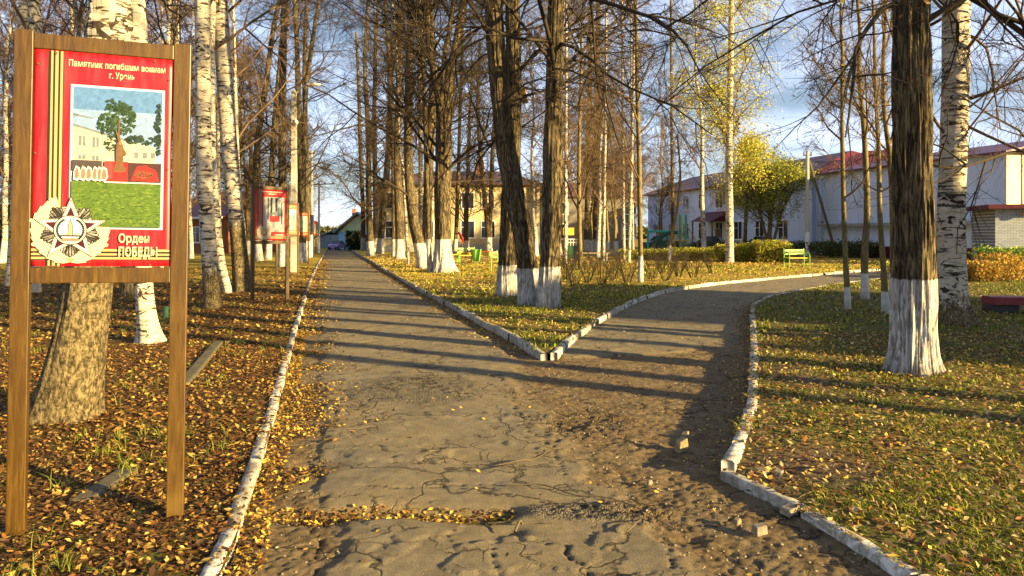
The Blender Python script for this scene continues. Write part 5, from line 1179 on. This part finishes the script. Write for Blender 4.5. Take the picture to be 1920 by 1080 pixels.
# red roofed brick house far left
r0, Lw = wall_frame('brick_house', 'red roofed brown brick house glimpsed between the birches right of the large poster stand', 'house', ((318-960)/F*62, 62), ((420-960)/F*58, 58))
m = MB(); m.box(0, Lw, 0, 7, -.2, 3.0); m.build('wall', M['red_brick'], r0); m = MB(); m.prism([(-.5,-.5,3.02),(-.5,7.5,3.02),(-.5,3.5,5.4)], (Lw+1,0,0)); m.build('roof', M['maroon_roof'], r0); m = MB(); m.box(-.52, Lw+.52, -.6, -.51, 2.9, 3.06); m.build('gutter', M['white_frame'], r0); window(r0, 1.5, 1.0, 1.1, 1.2); window(r0, 3.7, 1.0, 1.1, 1.2)
# unseen stepped house, added beyond the right edge to shade the middle lawns
uu = np.array([.865, -.5]); nn_ = np.array([.5, .865])
c0 = nn_*10.0+uu*26; c1 = nn_*20.5+uu*26
r0, Lw = wall_frame('shade_house', 'unseen long house with a lower part, added outside the picture to the right to cast shade', 'building', tuple(c0), tuple(c1))
m = MB(); m.box(0, 3.3, -7, 0, -.2, 6.3); m.build('shade_annex_wall', M['cream_wall'], r0); m = MB(); m.box(-.2, 3.2, -7.2, .2, 6.303, 6.45); m.build('shade_annex_roof', M['brown_roof'], r0)
m = MB(); m.box(3.303, Lw, -8, .02, -.2, 8.2); m.build('wall', M['cream_wall'], r0)
m = MB(); m.prism([(3.0,-8.3,8.203),(3.0,.3,8.203),(3.0,-4,9.0)], (Lw-2.7,0,0)); m.build('roof', M['brown_roof'], r0)
# ------------------------------------------------------------------ car
def car(px, py, Y, label, body, rz=R(-90), s=1.0):
    b = P(px, py, Y); r0 = empty('parked_car', (b[0], b[1], 0), rz); r0.scale = (s, s, s); tag(r0, label, 'car')
    m = MB(); prof = [(-2.1,.3),(-2.15,.62),(-2.05,.86),(-1.2,.95),(1.15,.95),(1.95,.82),(2.12,.6),(2.1,.3)]; m.prism([(x,-.82,z) for x, z in prof], (0,1.64,0)); m.build('body', body, r0, bevel=.06)
    m = MB(); a_ = [m.bm.verts.new(v) for v in [(-1.3,-.76,.95),(1.05,-.76,.95),(1.05,.76,.95),(-1.3,.76,.95),(-.85,-.6,1.42),(.35,-.6,1.42),(.35,.6,1.42),(-.85,.6,1.42)]]
    for q in [(4,5,6,7),(0,1,5,4),(1,2,6,5),(2,3,7,6),(3,0,4,7)]: m.bm.faces.new([a_[i] for i in q])
    m.build('cabin_glass', M['glass'], r0)
    m = MB(); m.box(-.88,.38,-.62,.62,1.425,1.46); m.build('roof_panel', body, r0, bevel=.02)
    for x in (-1.3, 1.3):
        for y in (-.78, .78):
            m = MB(); m.bar((x,y-.1,.31),(x,y+.1,.31), .31, None, 20); wl_ = m.build('wheel', fm('tyre_rubber', (.02,.02,.02)), r0); m = MB(); m.bar((x,y-.11,.31),(x,y+.11,.31), .17, None, 12); m.build('rim', fm('rim_metal', (.5,.5,.52)), wl_)
    for y in (-.6, .6): m = MB(); m.ball((2.08,y,.68), .12, None, (.5,1.5,.8)); m.build('headlight', M['white_frame'], r0, True)
    m = MB(); m.box(2.1,2.14,-.26,.26,.42,.54); m.build('number_plate', M['white_frame'], r0)
    return r0
cp = Mat('purple_car_paint', .25, .6); cp.col((.22,.08,.34)); car(633, 466, 76, 'purple car parked at the end of the main path before the garage', cp.m, R(-98), .66)
cd = Mat('dark_car_paint', .25, .6); cd.col((.03,.04,.06)); cw = Mat('white_car_paint', .25, .6); cw.col((.6,.62,.65))
car(1245, 466, 72, 'dark car parked behind the climbing frame', cd.m, R(10)); car(1330, 466, 66, 'black car half hidden by the hedge beside the entrance canopy', cd.m, R(150)); car(1425, 468, 60, 'white car behind the broad leafy low tree', cw.m, R(155)); car(1600, 470, 51, 'dark car parked by the white block behind the young trees', cd.m, R(170))
# ------------------------------------------------------------------ playground, benches, bins
M['teal'] = simple('teal_green_paint', (.05,.36,.26), .5, .15, 6, .05); M['lime_green'] = simple('light_green_paint', (.16,.42,.06), .5, .15, 6, .05); M['yel'] = simple('yellow_paint', (.72,.50,.06), .5, .1, 6, .05); M['redp'] = simple('red_paint', (.65,.03,.02), .45, .1, 6, .05); M['pgreen'] = simple('pale_green_paint', (.28,.42,.15), .5, .15, 6, .05); M['dgreen'] = simple('dark_green_paint', (.02,.08,.05), .5, .2, 6, .05); M['tanw'] = simple('weathered_wood', (.30,.24,.15), .8, .25, 8, .2)
Yp = 53.0; b = P(1260, 480, Yp); q = Yp/F
r0 = empty('climbing_frame', (b[0], Yp, IZ)); tag(r0, 'green playground climbing frame with tube arch, tower and stairs behind the hedge', 'climbing frame')
X_ = lambda px: (px-1260)*q
Z_ = lambda py: H+(HY-py)*q-IZ
def addbar(name, mat, *segs, r=.06, parent=None, sq=6):
    m = MB()
    for a_, b_ in segs: m.bar(a_, b_, r, None, sq)
    return m.build(name, mat, parent)
addbar('swing_frame', M['teal'], ((X_(1215),0,0),(X_(1215),0,Z_(433))), ((X_(1213),0,Z_(434)),(X_(1262),0,Z_(434))), ((X_(1254),.6,0),(X_(1254),.6,Z_(434))), r=.09, parent=r0)
addbar('tower_post', M['teal'], ((X_(1275),0,0),(X_(1275),0,Z_(402))), parent=r0, r=.09); addbar('tower_post', M['teal'], ((X_(1286),0,0),(X_(1286),0,Z_(402))), parent=r0, r=.09)
addbar('tower_post', M['yel'], ((X_(1273),1.3,0),(X_(1273),1.3,Z_(405))), parent=r0, r=.08); addbar('tower_post', M['yel'], ((X_(1285),1.3,0),(X_(1285),1.3,Z_(405))), parent=r0, r=.08)
m = MB(); m.box(X_(1268), X_(1288), -.1, 1.4, Z_(452), Z_(450)); m.build('platform', M['yel'], r0)
sg = [];
for i in range(6): z_ = Z_(478)+i*(Z_(452)-Z_(478))/5; x_ = X_(1304)-i*(X_(1304)-X_(1288))/5; sg.append(((x_-.6,-.3,z_),(x_+.1,-.3,z_)))
addbar('stair', M['pgreen'], *sg, r=.04, parent=r0)
addbar('handrail', M['tanw'], ((X_(1286),-.35,Z_(424)),(X_(1305),-.35,Z_(455))), ((X_(1305),-.35,Z_(455)),(X_(1305),-.35,0)), ((X_(1283),.5,Z_(428)),(X_(1302),.5,Z_(458))), ((X_(1270),-.35,Z_(420)),(X_(1293),-.35,Z_(478))), ((X_(1268),-.35,Z_(440)),(X_(1285),-.35,Z_(480))), r=.035, parent=r0)
arc = [(X_(1222)+1.75*(1-math.cos(t))*.92, -.2, 1.7*math.sin(t)) for t in np.linspace(0, math.pi*.55, 10)]
m = MB(); m.pipe(arc, .14, None, 8); m.pipe([(a_[0]+.05, a_[1]+.9, a_[2]) for a_ in arc], .14, None, 8); [m.bar(a_, (a_[0], a_[1]+.9, a_[2]), .05, None, 6) for a_ in arc[::2]]; m.box(X_(1232), X_(1258), .1, .2, 0, 1.1); m.build('tube_arch', M['dgreen'], r0)
def bench(px, py, label, Y=None, w_=1.3, mat='pgreen', rz=0, group='small metal framed park benches'):
    b = G(px, py, IZ); r0 = empty('park_bench', b, rz); tag(r0, label, 'bench', group)
    m = MB(); [m.box(-w_/2, w_/2, -.2+i*.14, -.08+i*.14, .42, .45) for i in range(3)]; m.build('seat', M['yel' if mat == 'pgreen' else mat], r0)
    m = MB(); [m.box(-w_/2, w_/2, .24, .27, .58+i*.15, .68+i*.15) for i in range(2)]; m.build('backrest', M[mat], r0)
    for x in (-w_/2-.03, w_/2+.03):
        pts = [(x,-.24,0),(x,-.24,.55)]+[(x,-.24+.24*(1-math.cos(t)), .55+.13*math.sin(t)) for t in np.linspace(.3, math.pi, 6)]+[(x,.25,0)]
        m = MB(); m.pipe(pts, .022, None, 6); m.build('leg', M['lime_green'] if mat != 'lime' else M['lime'], r0)
        m = MB(); m.bar((x,.25,.4),(x,.28,.88), .022, None, 6); m.build('back_support', M[mat], r0)
    return r0
bench(876, 494, 'light green bench left of the bright green litter bin', w_=.9, rz=R(20)); bench(938, 510, 'pale bench partly hidden behind the rear trunk of the trio', w_=.9, rz=R(75)); bench(1494, 501, 'pale yellow green bench at the right end of the hedge by the path', w_=.95, rz=R(8)); bench(846, 492, 'light green bench half hidden behind the stout forked linden', w_=.7, rz=R(60))
b = G(893, 494, IZ); r0 = empty('litter_bin', b); tag(r0, 'bright green litter bin beside the light green bench', 'litter bin')
m = MB(); m.bar((0,0,.12),(0,0,.72), .19, None, 16, .27); m.build('bucket', M['lime_green'], r0); m = MB(); m.bar((0,0,.721),(0,0,.75), .285, None, 16); m.build('rim', M['lime_green'], r0); m = MB(); m.bar((-.25,0,0),(-.25,0,.8), .02); m.bar((.25,0,0),(.25,0,.8), .02); m.build('stand', M['dark_frame'], r0)
b = G(748, 472, IZ); b[1] = 60; r0 = empty('slide', (P(750, 470, 58)[0], 58, IZ)); tag(r0, 'small red slide with white ladder in front of the yellow building', 'slide')
m = MB(); m.prism([(.0,-.3,1.35),(.12,-.3,1.35),(.75,-.3,.1),(.6,-.3,.1)], (0,.55,0)); m.build('chute', M['redp'], r0)
m = MB(); m.bar((-.45,-.3,0),(.0,-.3,1.45), .03); m.bar((-.45,.2,0),(.0,.2,1.45), .03); [m.bar((-.45+.45*t/1.45,-.3,t),(-.45+.45*t/1.45,.2,t), .025) for t in (.3,.6,.9,1.2)]; m.build('ladder', M['lime'], r0)
r0.scale = (1.3, 1.3, 1.3); r0.location.x = P(858, 470, 56)[0]; r0.location.y = 56; r0['label'] = 'small red slide with white ladder before the yellow building, right of the stout forked linden'
for px, py, w_, lb in [(876, 478, 1.7, 'yellow edged sandbox beside the red slide'), (902, 479, 1.7, 'yellow edged sandbox right of the bright green bin')]:
    b = G(px, py, IZ); r0 = empty('sandbox', b); tag(r0, lb, 'sandbox')
    m = MB(); m.box(-w_/2, w_/2, -.7, -.62, 0, .3); m.build('front_board', M['yel'], r0); m = MB(); m.box(-w_/2, w_/2, .62, .7, 0, .3); m.build('back_board', M['redp'], r0)
    for x in (-w_/2-.08, w_/2): m = MB(); m.box(x, x+.08, -.7, .7, 0, .3); m.build('side_board', M['redp'], r0)
    m = MB(); m.box(-w_/2, w_/2, -.62, .62, 0, .18); m.build('sand', simple('sand', (.35,.27,.16), .95), r0)
b = G(1070, 492, IZ); b[1] = 44; b = np.array([P(1070, 490, 44)[0], 44, IZ]); r0 = empty('playhouse', b); tag(r0, 'small yellow and green playhouse beside the pale birch right of the trio', 'playhouse')
q = 44/F
m = MB(); m.box(-.35,.5,0,.06,0,.85); m.build('panel', M['dgreen'], r0)
m = MB(); [m.bar((-.35+i*.17,-.04,.85),(-.35+i*.17,-.04,1.25), .02) for i in range(6)]; m.bar((-.35,-.04,1.25),(.5,-.04,1.25), .025); m.bar((-.35,-.04,1.05),(.5,-.04,1.05), .025); m.build('lattice', M['lime'], r0)
m = MB(); m.box(-.45,.2,-.1,.5,1.5,1.95); m.build('roof_panel', M['yel'], r0, rz=None); m = MB(); [m.bar((x,y,0),(x,y,1.9), .035) for x in (-.35,.5) for y in (0,.5)]; m.build('post', M['teal'], r0)
bb = np.array([P(1112, 492, 42)[0], 42, IZ]); r0 = empty('balance_bench', bb); tag(r0, 'long low pale plank on white frame behind the bare shrubs', 'bench'); m = MB(); m.box(-.95,.95,-.12,.12,.42,.48); m.build('plank', M['tanw'], r0)
for x in (-.8, .8): m = MB(); m.bar((x,-.1,0),(x,-.1,.42), .025); m.bar((x,.1,0),(x,.1,.42), .025); m.build('leg', M['lime'], r0)
# low red slab bench on dark blocks at right edge
b = G(1905, 588, .1); r0 = empty('slab_bench', b, R(-4)); tag(r0, 'low dark red slab bench on black blocks at the right edge of the lawn', 'bench')
s_ = b[1]/F
m = MB(); m.box(-.40, 1.5, -.02, .42, .16, .31); m.build('seat', simple('dark_red_painted_wood', (.20,.035,.04), .6, .2, 6, .1), r0, bevel=.008)
for x in (-.42, .9): m = MB(); m.box(x, x+.52, .06, .36, -.05, .157); m.build('block', fm('black_block', (.035,.033,.035)), r0, bevel=.01)
# birdhouse on the rear trunk of the trio
b = P(981, 178, 17.6); r0 = empty('birdhouse', b); tag(r0, 'small yellow and red birdhouse hanging on the rear trunk of the trio', 'birdhouse'); r0.rotation_euler = (0, R(-14), 0)
m = MB(); m.box(-.07,.07,-.1,.1,-.2,.13); m.build('box', M['wood'], r0); m = MB(); m.box(-.1,.1,-.14,.12,.132,.16); m.build('roof', M['yel'], r0); m = MB(); m.box(.071,.085,-.1,.1,-.19,.12); m.build('front', M['yel'], r0)
# green stake left lawn
b = G(311, 598, LZ); r0 = MB().bar((0,0,0),(0,0,.23), .055, None, 10, .05).build('green_stump', fm('green_stump_paint', (.03,.10,.05)), None, loc=tuple(b)); tag(r0, 'short green painted stump against the right post of the large poster stand', 'stump')
# old buried kerb on the left lawn
for (a_, c_, lb) in [((342,722),(410,642),'old mossy kerb stone lying in the leaves right of the large poster stand'), ((150,940),(240,880),'dark old kerb stone sunk in the leaves between the posts of the large stand')]:
    A, C_ = G(*a_, LZ), G(*c_, LZ); d = C_-A; L_ = np.hypot(d[0], d[1]); o = MB().box(0, L_, -.07, .07, -.05, .03 if a_[0] > 300 else .012).build('old_kerb', simple('mossy_concrete', (.10,.085,.05), .95, .35, 9, .6), None, bevel=.02, loc=(A[0], A[1], LZ), rz=math.atan2(d[1], d[0])); tag(o, lb, 'kerb stone')
# ------------------------------------------------------------------ stones and sticks on the asphalt
def stone(px, py, w_, h_, label, mat=None, rz=0, seed=0, z0=0):
    r = np.random.default_rng(seed+50); b = G(px, py, z0); bm = bmesh.new(); bmesh.ops.create_cube(bm, size=1); bmesh.ops.subdivide_edges(bm, edges=bm.edges, cuts=3, use_grid_fill=True)
    sk = r.uniform(.3, 1.0)
    for v in bm.verts: v.co = Vector((v.co.x*w_*(1+r.normal(0, .03))*(1-.25*(v.co.z+.5)*sk), v.co.y*w_*.8*(1+r.normal(0, .03)), (v.co.z+.42+.35*v.co.x*sk)*h_))
    me = bpy.data.meshes.new('stone'); bm.to_mesh(me); bm.free(); me.materials.append(mat or M['kstone']); o = link(bpy.data.objects.new('stone', me), None, tuple(b), rz); bv = o.modifiers.new('b', 'BEVEL'); bv.width = .006; tag(o, label, 'stone', 'loose stones on the dirt at the fork'); return o
M['kstone'] = simple('chipped_kerb_stone', (.24,.19,.10), .95, .35, 25, .6)
stone(1278, 843, .085, .085, 'largest loose stone, a yellowish cube on the dirt near the right kerb', rz=.3, seed=1)
stone(1285, 818, .06, .04, 'flat pale stone just behind the yellowish cube stone', rz=-.4, seed=2); stone(1218, 908, .035, .03, 'small dark stone left below the yellowish cube stone', M['stone'], .4, 3)
stone(1424, 1000, .07, .05, 'dark clod near the kerb at lower right, right one of two', M['stone'], .2, 4); stone(1382, 982, .045, .03, 'small orange brown stone with a long shadow, left of the dark clod', rz=.7, seed=5)
stone(1480, 962, .09, .04, 'broken concrete lump against the low kerb at lower right', M['stone'], .5, 6); stone(1428, 886, .09, .03, 'flat pale stone on the bare soil inside the corner of the right kerb', rz=.1, seed=7, z0=.04); stone(1460, 890, .06, .03, 'brownish flat stone right of the pale flat one inside the kerb corner', M['stone'], .9, 8, .04)
def stick(pts, r0_, r1_, label, hgt=.02, side=()):
    g = [Vector(tuple(G(x, y, 0)))+Vector((0, 0, hgt*(.5+.7*math.sin(i*2.1)))) for i, (x, y) in enumerate(pts)]; q = catmull([tuple(v) for v in g], 16); q[:, 2] = np.maximum(q[:, 2], .006)
    rr = np.linspace(r0_, r1_, 16)*.68*(1+.18*np.sin(np.arange(16)*2.7)); parts = [tubes(q[None], rr[None], 6)]
    for sd in side:
        s = catmull([tuple(G(x, y, 0)+np.array([0, 0, .02*(i+1)])) for i, (x, y) in enumerate(sd)], 6); parts.append(tubes(s[None], np.linspace(r0_*.6, r1_, 6)[None], 5))
    v, f = joinparts(parts); o = npmesh('stick', v, [f], M['tanw2']); tag(o, label, 'stick', 'fallen sticks on the asphalt'); return o
M['tanw2'] = simple('dry_stick', (.10,.075,.042), .9, .3, 30, .3)
stick([(950,912),(1020,914),(1080,930),(1130,934),(1190,955),(1262,992)], .007, .003, 'long thin bent stick across the broken patch of asphalt', .015)
stick([(935,876),(975,872),(1010,858),(1032,845)], .008, .004, 'short forked stick in the middle of the asphalt', .03, [[(960,876),(962,884),(964,892)]])
stick([(900,872),(930,876),(960,874)], .004, .002, 'very thin twig left of the forked stick', .01)
stick([(915,984),(950,987),(1000,982),(1035,984)], .008, .005, 'pale straight stick lying along the near edge of the trench', .02)
stick([(965,1004),(975,990),(980,983)], .012, .009, 'short thick bark piece standing at the pothole edge', .035); stick([(1240,876),(1262,870),(1282,868)], .004, .003, 'small twig on the dirt below the stones', .012)
stick([(1175,1003),(1195,990),(1202,975),(1225,985)], .007, .003, 'little branched twig on the right half of the asphalt near the camera', .03)
# ------------------------------------------------------------------ shrubs, hedge, dry plants
def leaf_bush(name, label, cat, boxes, n, size, pal, seed, stems=60, z0=IZ, stuff=False):
    """boxes: list of (px0,px1,Y,depth,h)"""
    r = np.random.default_rng(seed); b0_ = boxes[0]; org = np.array([P((b0_[0]+b0_[1])/2, 480, b0_[2])[0], b0_[2], z0]); root = empty(name, org); tag(root, label, cat)
    pts = []; sp = []
    for (px0, px1, Y, dep, h) in boxes:
        x0, x1 = P(px0, 0, Y)[0], P(px1, 0, Y)[0]; k = int(n/len(boxes)); x = r.uniform(x0, x1, k); y = Y+r.uniform(-dep/2, dep/2, k)
        hh = h*(1+.13*noise3(np.stack([x, y], 1), 1.6, seed)); u = r.uniform(0, 1, k)**.6; hh = hh*(1-.35*r.uniform(0, 1, k)**2*np.abs(np.sin(x*9+np.sin(y*7)*2))); pts.append(np.stack([x+r.normal(0, .05, k), y, z0+hh*u*(1+r.normal(0, .05, k))], 1))
        for _ in range(int(stems/len(boxes))): sx_, sy_ = r.uniform(x0, x1), Y+r.uniform(-dep/2, dep/2); sp.append([(sx_, sy_, z0-.02), (sx_+r.normal(0, .1), sy_+r.normal(0, .1), z0+h*.5), (sx_+r.normal(0, .2), sy_+r.normal(0, .2), z0+h*r.uniform(.8, 1.1))])
    p_ = np.concatenate(pts)-org; V, Fq = leaves_geo(r, p_, r.uniform(.6, 1.4, len(p_))*size, 1.0)
    npmesh('leaves', V, [Fq], M['leaf'], root, False, {'Col': np.repeat(pick(r, pal, len(p_), .3), 5, 0)})
    if sp: s_ = np.array(sp)-org; v, f = tubes(s_, np.tile(np.array([.012, .009, .004]), (len(s_), 1)), 4); npmesh('stems', v, [f], M['twig_brown'], root)
    return root
HP = [(.34,.36,.04), (.46,.42,.05), (.22,.27,.03), (.42,.28,.05), (.14,.17,.03)]
leaf_bush('clipped_hedge', 'yellow green hedge, tallest stretch left of the pale bench', 'hedge', [(1345,1420,40.5,1.4,.95),(1415,1478,39.5,1.5,1.15)], 15000, .10, HP, 1, 120)
leaf_bush('clipped_hedge', 'lower thinner olive hedge in front of the playground', 'hedge', [(1160,1260,44,1.0,.62),(1255,1350,42.5,1.1,.75)], 9000, .10, HP, 2, 120)
leaf_bush('dark_shrubs', 'dark green shrubs along the foot of the white building', 'shrub', [(1330,1520,54,2.0,1.0),(1520,1690,47,2.0,1.1),(1230,1330,60,2,.8)], 12000, .16, [(.04,.07,.02), (.07,.10,.03), (.10,.09,.03)], 3, 0)
leaf_bush('evergreen_bush', 'dark rounded bush beside the blue walled house at the end of the path', 'shrub', [(652,676,74,2,1.9),(658,680,73,2,1.4)], 6000, .22, [(.02,.05,.02), (.04,.09,.03)], 4, 0, LZ)
leaf_bush('dry_plants', 'tall orange and yellow dry plants behind the big right birch', 'plant', [(1815,1860,23.0,1.2,.65),(1850,1900,23.7,1.4,.85),(1800,1925,25,1.6,.6)], 6500, .075, [(.50,.26,.04), (.56,.36,.06), (.40,.36,.05), (.34,.16,.03)], 5, 220, .1)
leaf_bush('leafy_plants', 'green yellow garden plants at the right edge behind the dry orange ones', 'plant', [(1850,1960,27.5,2.0,1.0)], 5000, .13, [(.22,.34,.05), (.42,.44,.06), (.12,.22,.04)], 6, 40, .1)
leaf_bush('weed_patch', 'yellow leafy weeds just right of the big furrowed trunk', 'plant', [(1660,1760,27,1.5,.45)], 3000, .08, YEL, 7, 30, .1)
# bare shrubs before the playground
for k, (px, Y, h) in enumerate([(1078,21.5,1.1),(1102,23,1.0),(1128,22,1.15),(1150,24,.95),(1176,22.5,1.0),(1222,24.5,.95),(1248,23.5,1.05),(1272,26,.9),(1300,25,.85),(1062,24.5,1.1),(1335,28,.8),(1240,28,.9)]):
    r = np.random.default_rng(300+k); b = P(px, 480, Y); b[2] = IZ
    n = 16; Pn = np.zeros((n, 5, 3)); a_ = r.uniform(0, 6.28, n); ln = h*r.uniform(.6, 1.1, n)
    for j in range(5): u = j/4; Pn[:, j, 0] = np.cos(a_)*(.08+.5*ln*u*r.uniform(.5, 1, n)); Pn[:, j, 1] = np.sin(a_)*(.08+.5*ln*u*r.uniform(.5, 1, n)); Pn[:, j, 2] = ln*u-.02
    Rn = np.tile(np.linspace(.010, .004, 5), (n, 1)); P2, R2 = grow(r, Pn, Rn, 6, .25, 1, 38, .45, 4, .12, .06, rmin=.004); P3, R3 = grow(r, P2, R2, 3, .2, 1, 40, .5, 3, .1, .05, rmin=.0035)
    v, f = joinparts([tubes(Pn, Rn, 5), tubes(P2, R2, 3), tubes(P3, R3, 3)]); o = npmesh('bare_shrub', v, [f], M['twig_dark']); o.location = tuple(b)
    tag(o, 'leafless dark twiggy shrub in the row before the playground', 'shrub', 'bare shrubs before the playground')
# undergrowth bushes far left & distant wood
def wood(name, label, x0, x1, y, h, n, seed, pal):
    r = np.random.default_rng(seed); x = r.uniform(x0, x1, n); hh = h*(1+.3*noise3(np.stack([x, x*0], 1), .12, seed)); p_ = np.stack([x, y+r.uniform(-8, 8, n), hh*r.uniform(0, 1, n)**.7-.3], 1)
    V, Fq = leaves_geo(r, p_, r.uniform(.5, 1.5, n)*y*.011, 1.0); o = npmesh(name, V, [Fq], M['leaf'], None, False, {'Col': np.repeat(pick(r, pal, n, .3), 5, 0)}); return tag(o, label, 'wood', kind='stuff')
wood('distant_wood', 'strip of autumn wood on the horizon', -330, 300, 300, 4.5, 16000, 1, [(.16,.17,.06), (.25,.20,.07), (.09,.12,.05), (.34,.28,.08)])
wood('undergrowth', 'brown bushes and undergrowth far left beyond the birches', -95, -34, 80, 4.5, 9000, 2, [(.09,.08,.03), (.14,.10,.04), (.06,.07,.025), (.22,.18,.05)])
# paved forecourt before the right buildings
V = [(16.5,36.5,-.01),(44,36,-.01),(44,60,-.01),(20,60,-.01)]
# ------------------------------------------------------------------ person in the red jacket behind the big trunk
def person():
    b = np.array([P(1752, 490, 38)[0], 38, .0]); root = empty('person', b, R(20)); tag(root, 'person in a red hooded jacket and dark trousers walking behind the big furrowed trunk', 'person')
    def skin(name, verts, edges, rad, mat, parent):
        me = bpy.data.meshes.new(name); me.from_pydata(verts, edges, []); o = link(bpy.data.objects.new(name, me), parent); me.materials.append(mat)
        s = o.modifiers.new('skin', 'SKIN'); sv = me.skin_vertices[0].data
        for i, rr in enumerate(rad): sv[i].radius = (rr, rr) if not isinstance(rr, tuple) else rr
        sv[0].use_root = True; ss = o.modifiers.new('sub', 'SUBSURF'); ss.levels = 1; ss.render_levels = 2; return o
    vb = [(0,0,.95),(0,0,1.15),(0,0,1.38),(0,0,1.47),(0,-.01,1.56),(0,-.02,1.66),(0,-.01,1.73),
          (.18,0,1.40),(.27,-.08,1.15),(.30,-.25,1.02),(.30,-.33,1.0),(-.18,0,1.40),(-.24,.05,1.14),(-.24,-.04,.93),(-.24,-.06,.85),
          (.09,0,.90),(.11,-.10,.50),(.11,-.06,.09),(.11,-.20,.03),(-.09,0,.90),(-.10,.06,.50),(-.10,.22,.12),(-.10,.10,.04)]
    eb = [(0,1),(1,2),(2,3),(3,4),(4,5),(5,6),(2,7),(7,8),(8,9),(9,10),(2,11),(11,12),(12,13),(13,14),(0,15),(15,16),(16,17),(17,18),(0,19),(19,20),(20,21),(21,22)]
    rb_ = [(.15,.11),(.13,.10),(.15,.10),.055,(.075,.09),(.085,.10),(.06,.07),.055,.045,.032,.035,.055,.045,.032,.035,.085,.06,.042,.04,.085,.06,.042,.04]
    skin('body', vb, eb, rb_, fm('skin_tone', (.50,.30,.22)), root)
    vj = [(0,0,.84),(0,0,1.15),(0,0,1.38),(0,.03,1.50),(0,.02,1.66),(0,.01,1.76),(.19,0,1.40),(.28,-.08,1.15),(.30,-.23,1.03),(-.19,0,1.40),(-.25,.05,1.14),(-.24,-.03,.95)]
    skin('red_jacket', vj, [(0,1),(1,2),(2,3),(3,4),(4,5),(2,6),(6,7),(7,8),(2,9),(9,10),(10,11)], [(.19,.15),(.17,.14),(.18,.13),.09,(.10,.115),(.07,.08),.075,.065,.052,.075,.065,.052], M['redp'], root)
    skin('trousers', [(0,0,.92),(.09,0,.86),(.11,-.10,.50),(.11,-.06,.10),(-.09,0,.86),(-.10,.06,.50),(-.10,.21,.14)], [(0,1),(1,2),(2,3),(0,4),(4,5),(5,6)], [(.15,.12),.10,.08,.06,.10,.08,.06], fm('dark_trousers', (.025,.025,.03)), root)
    for x, y, z in ((.11,-.12,.05),(-.10,.14,.06)): m = MB(); m.ball((x,y,z), .1, None, (.5,1.35,.55), 2); m.build('shoe', fm('black_shoe', (.02,.02,.02)), root, True)
person()
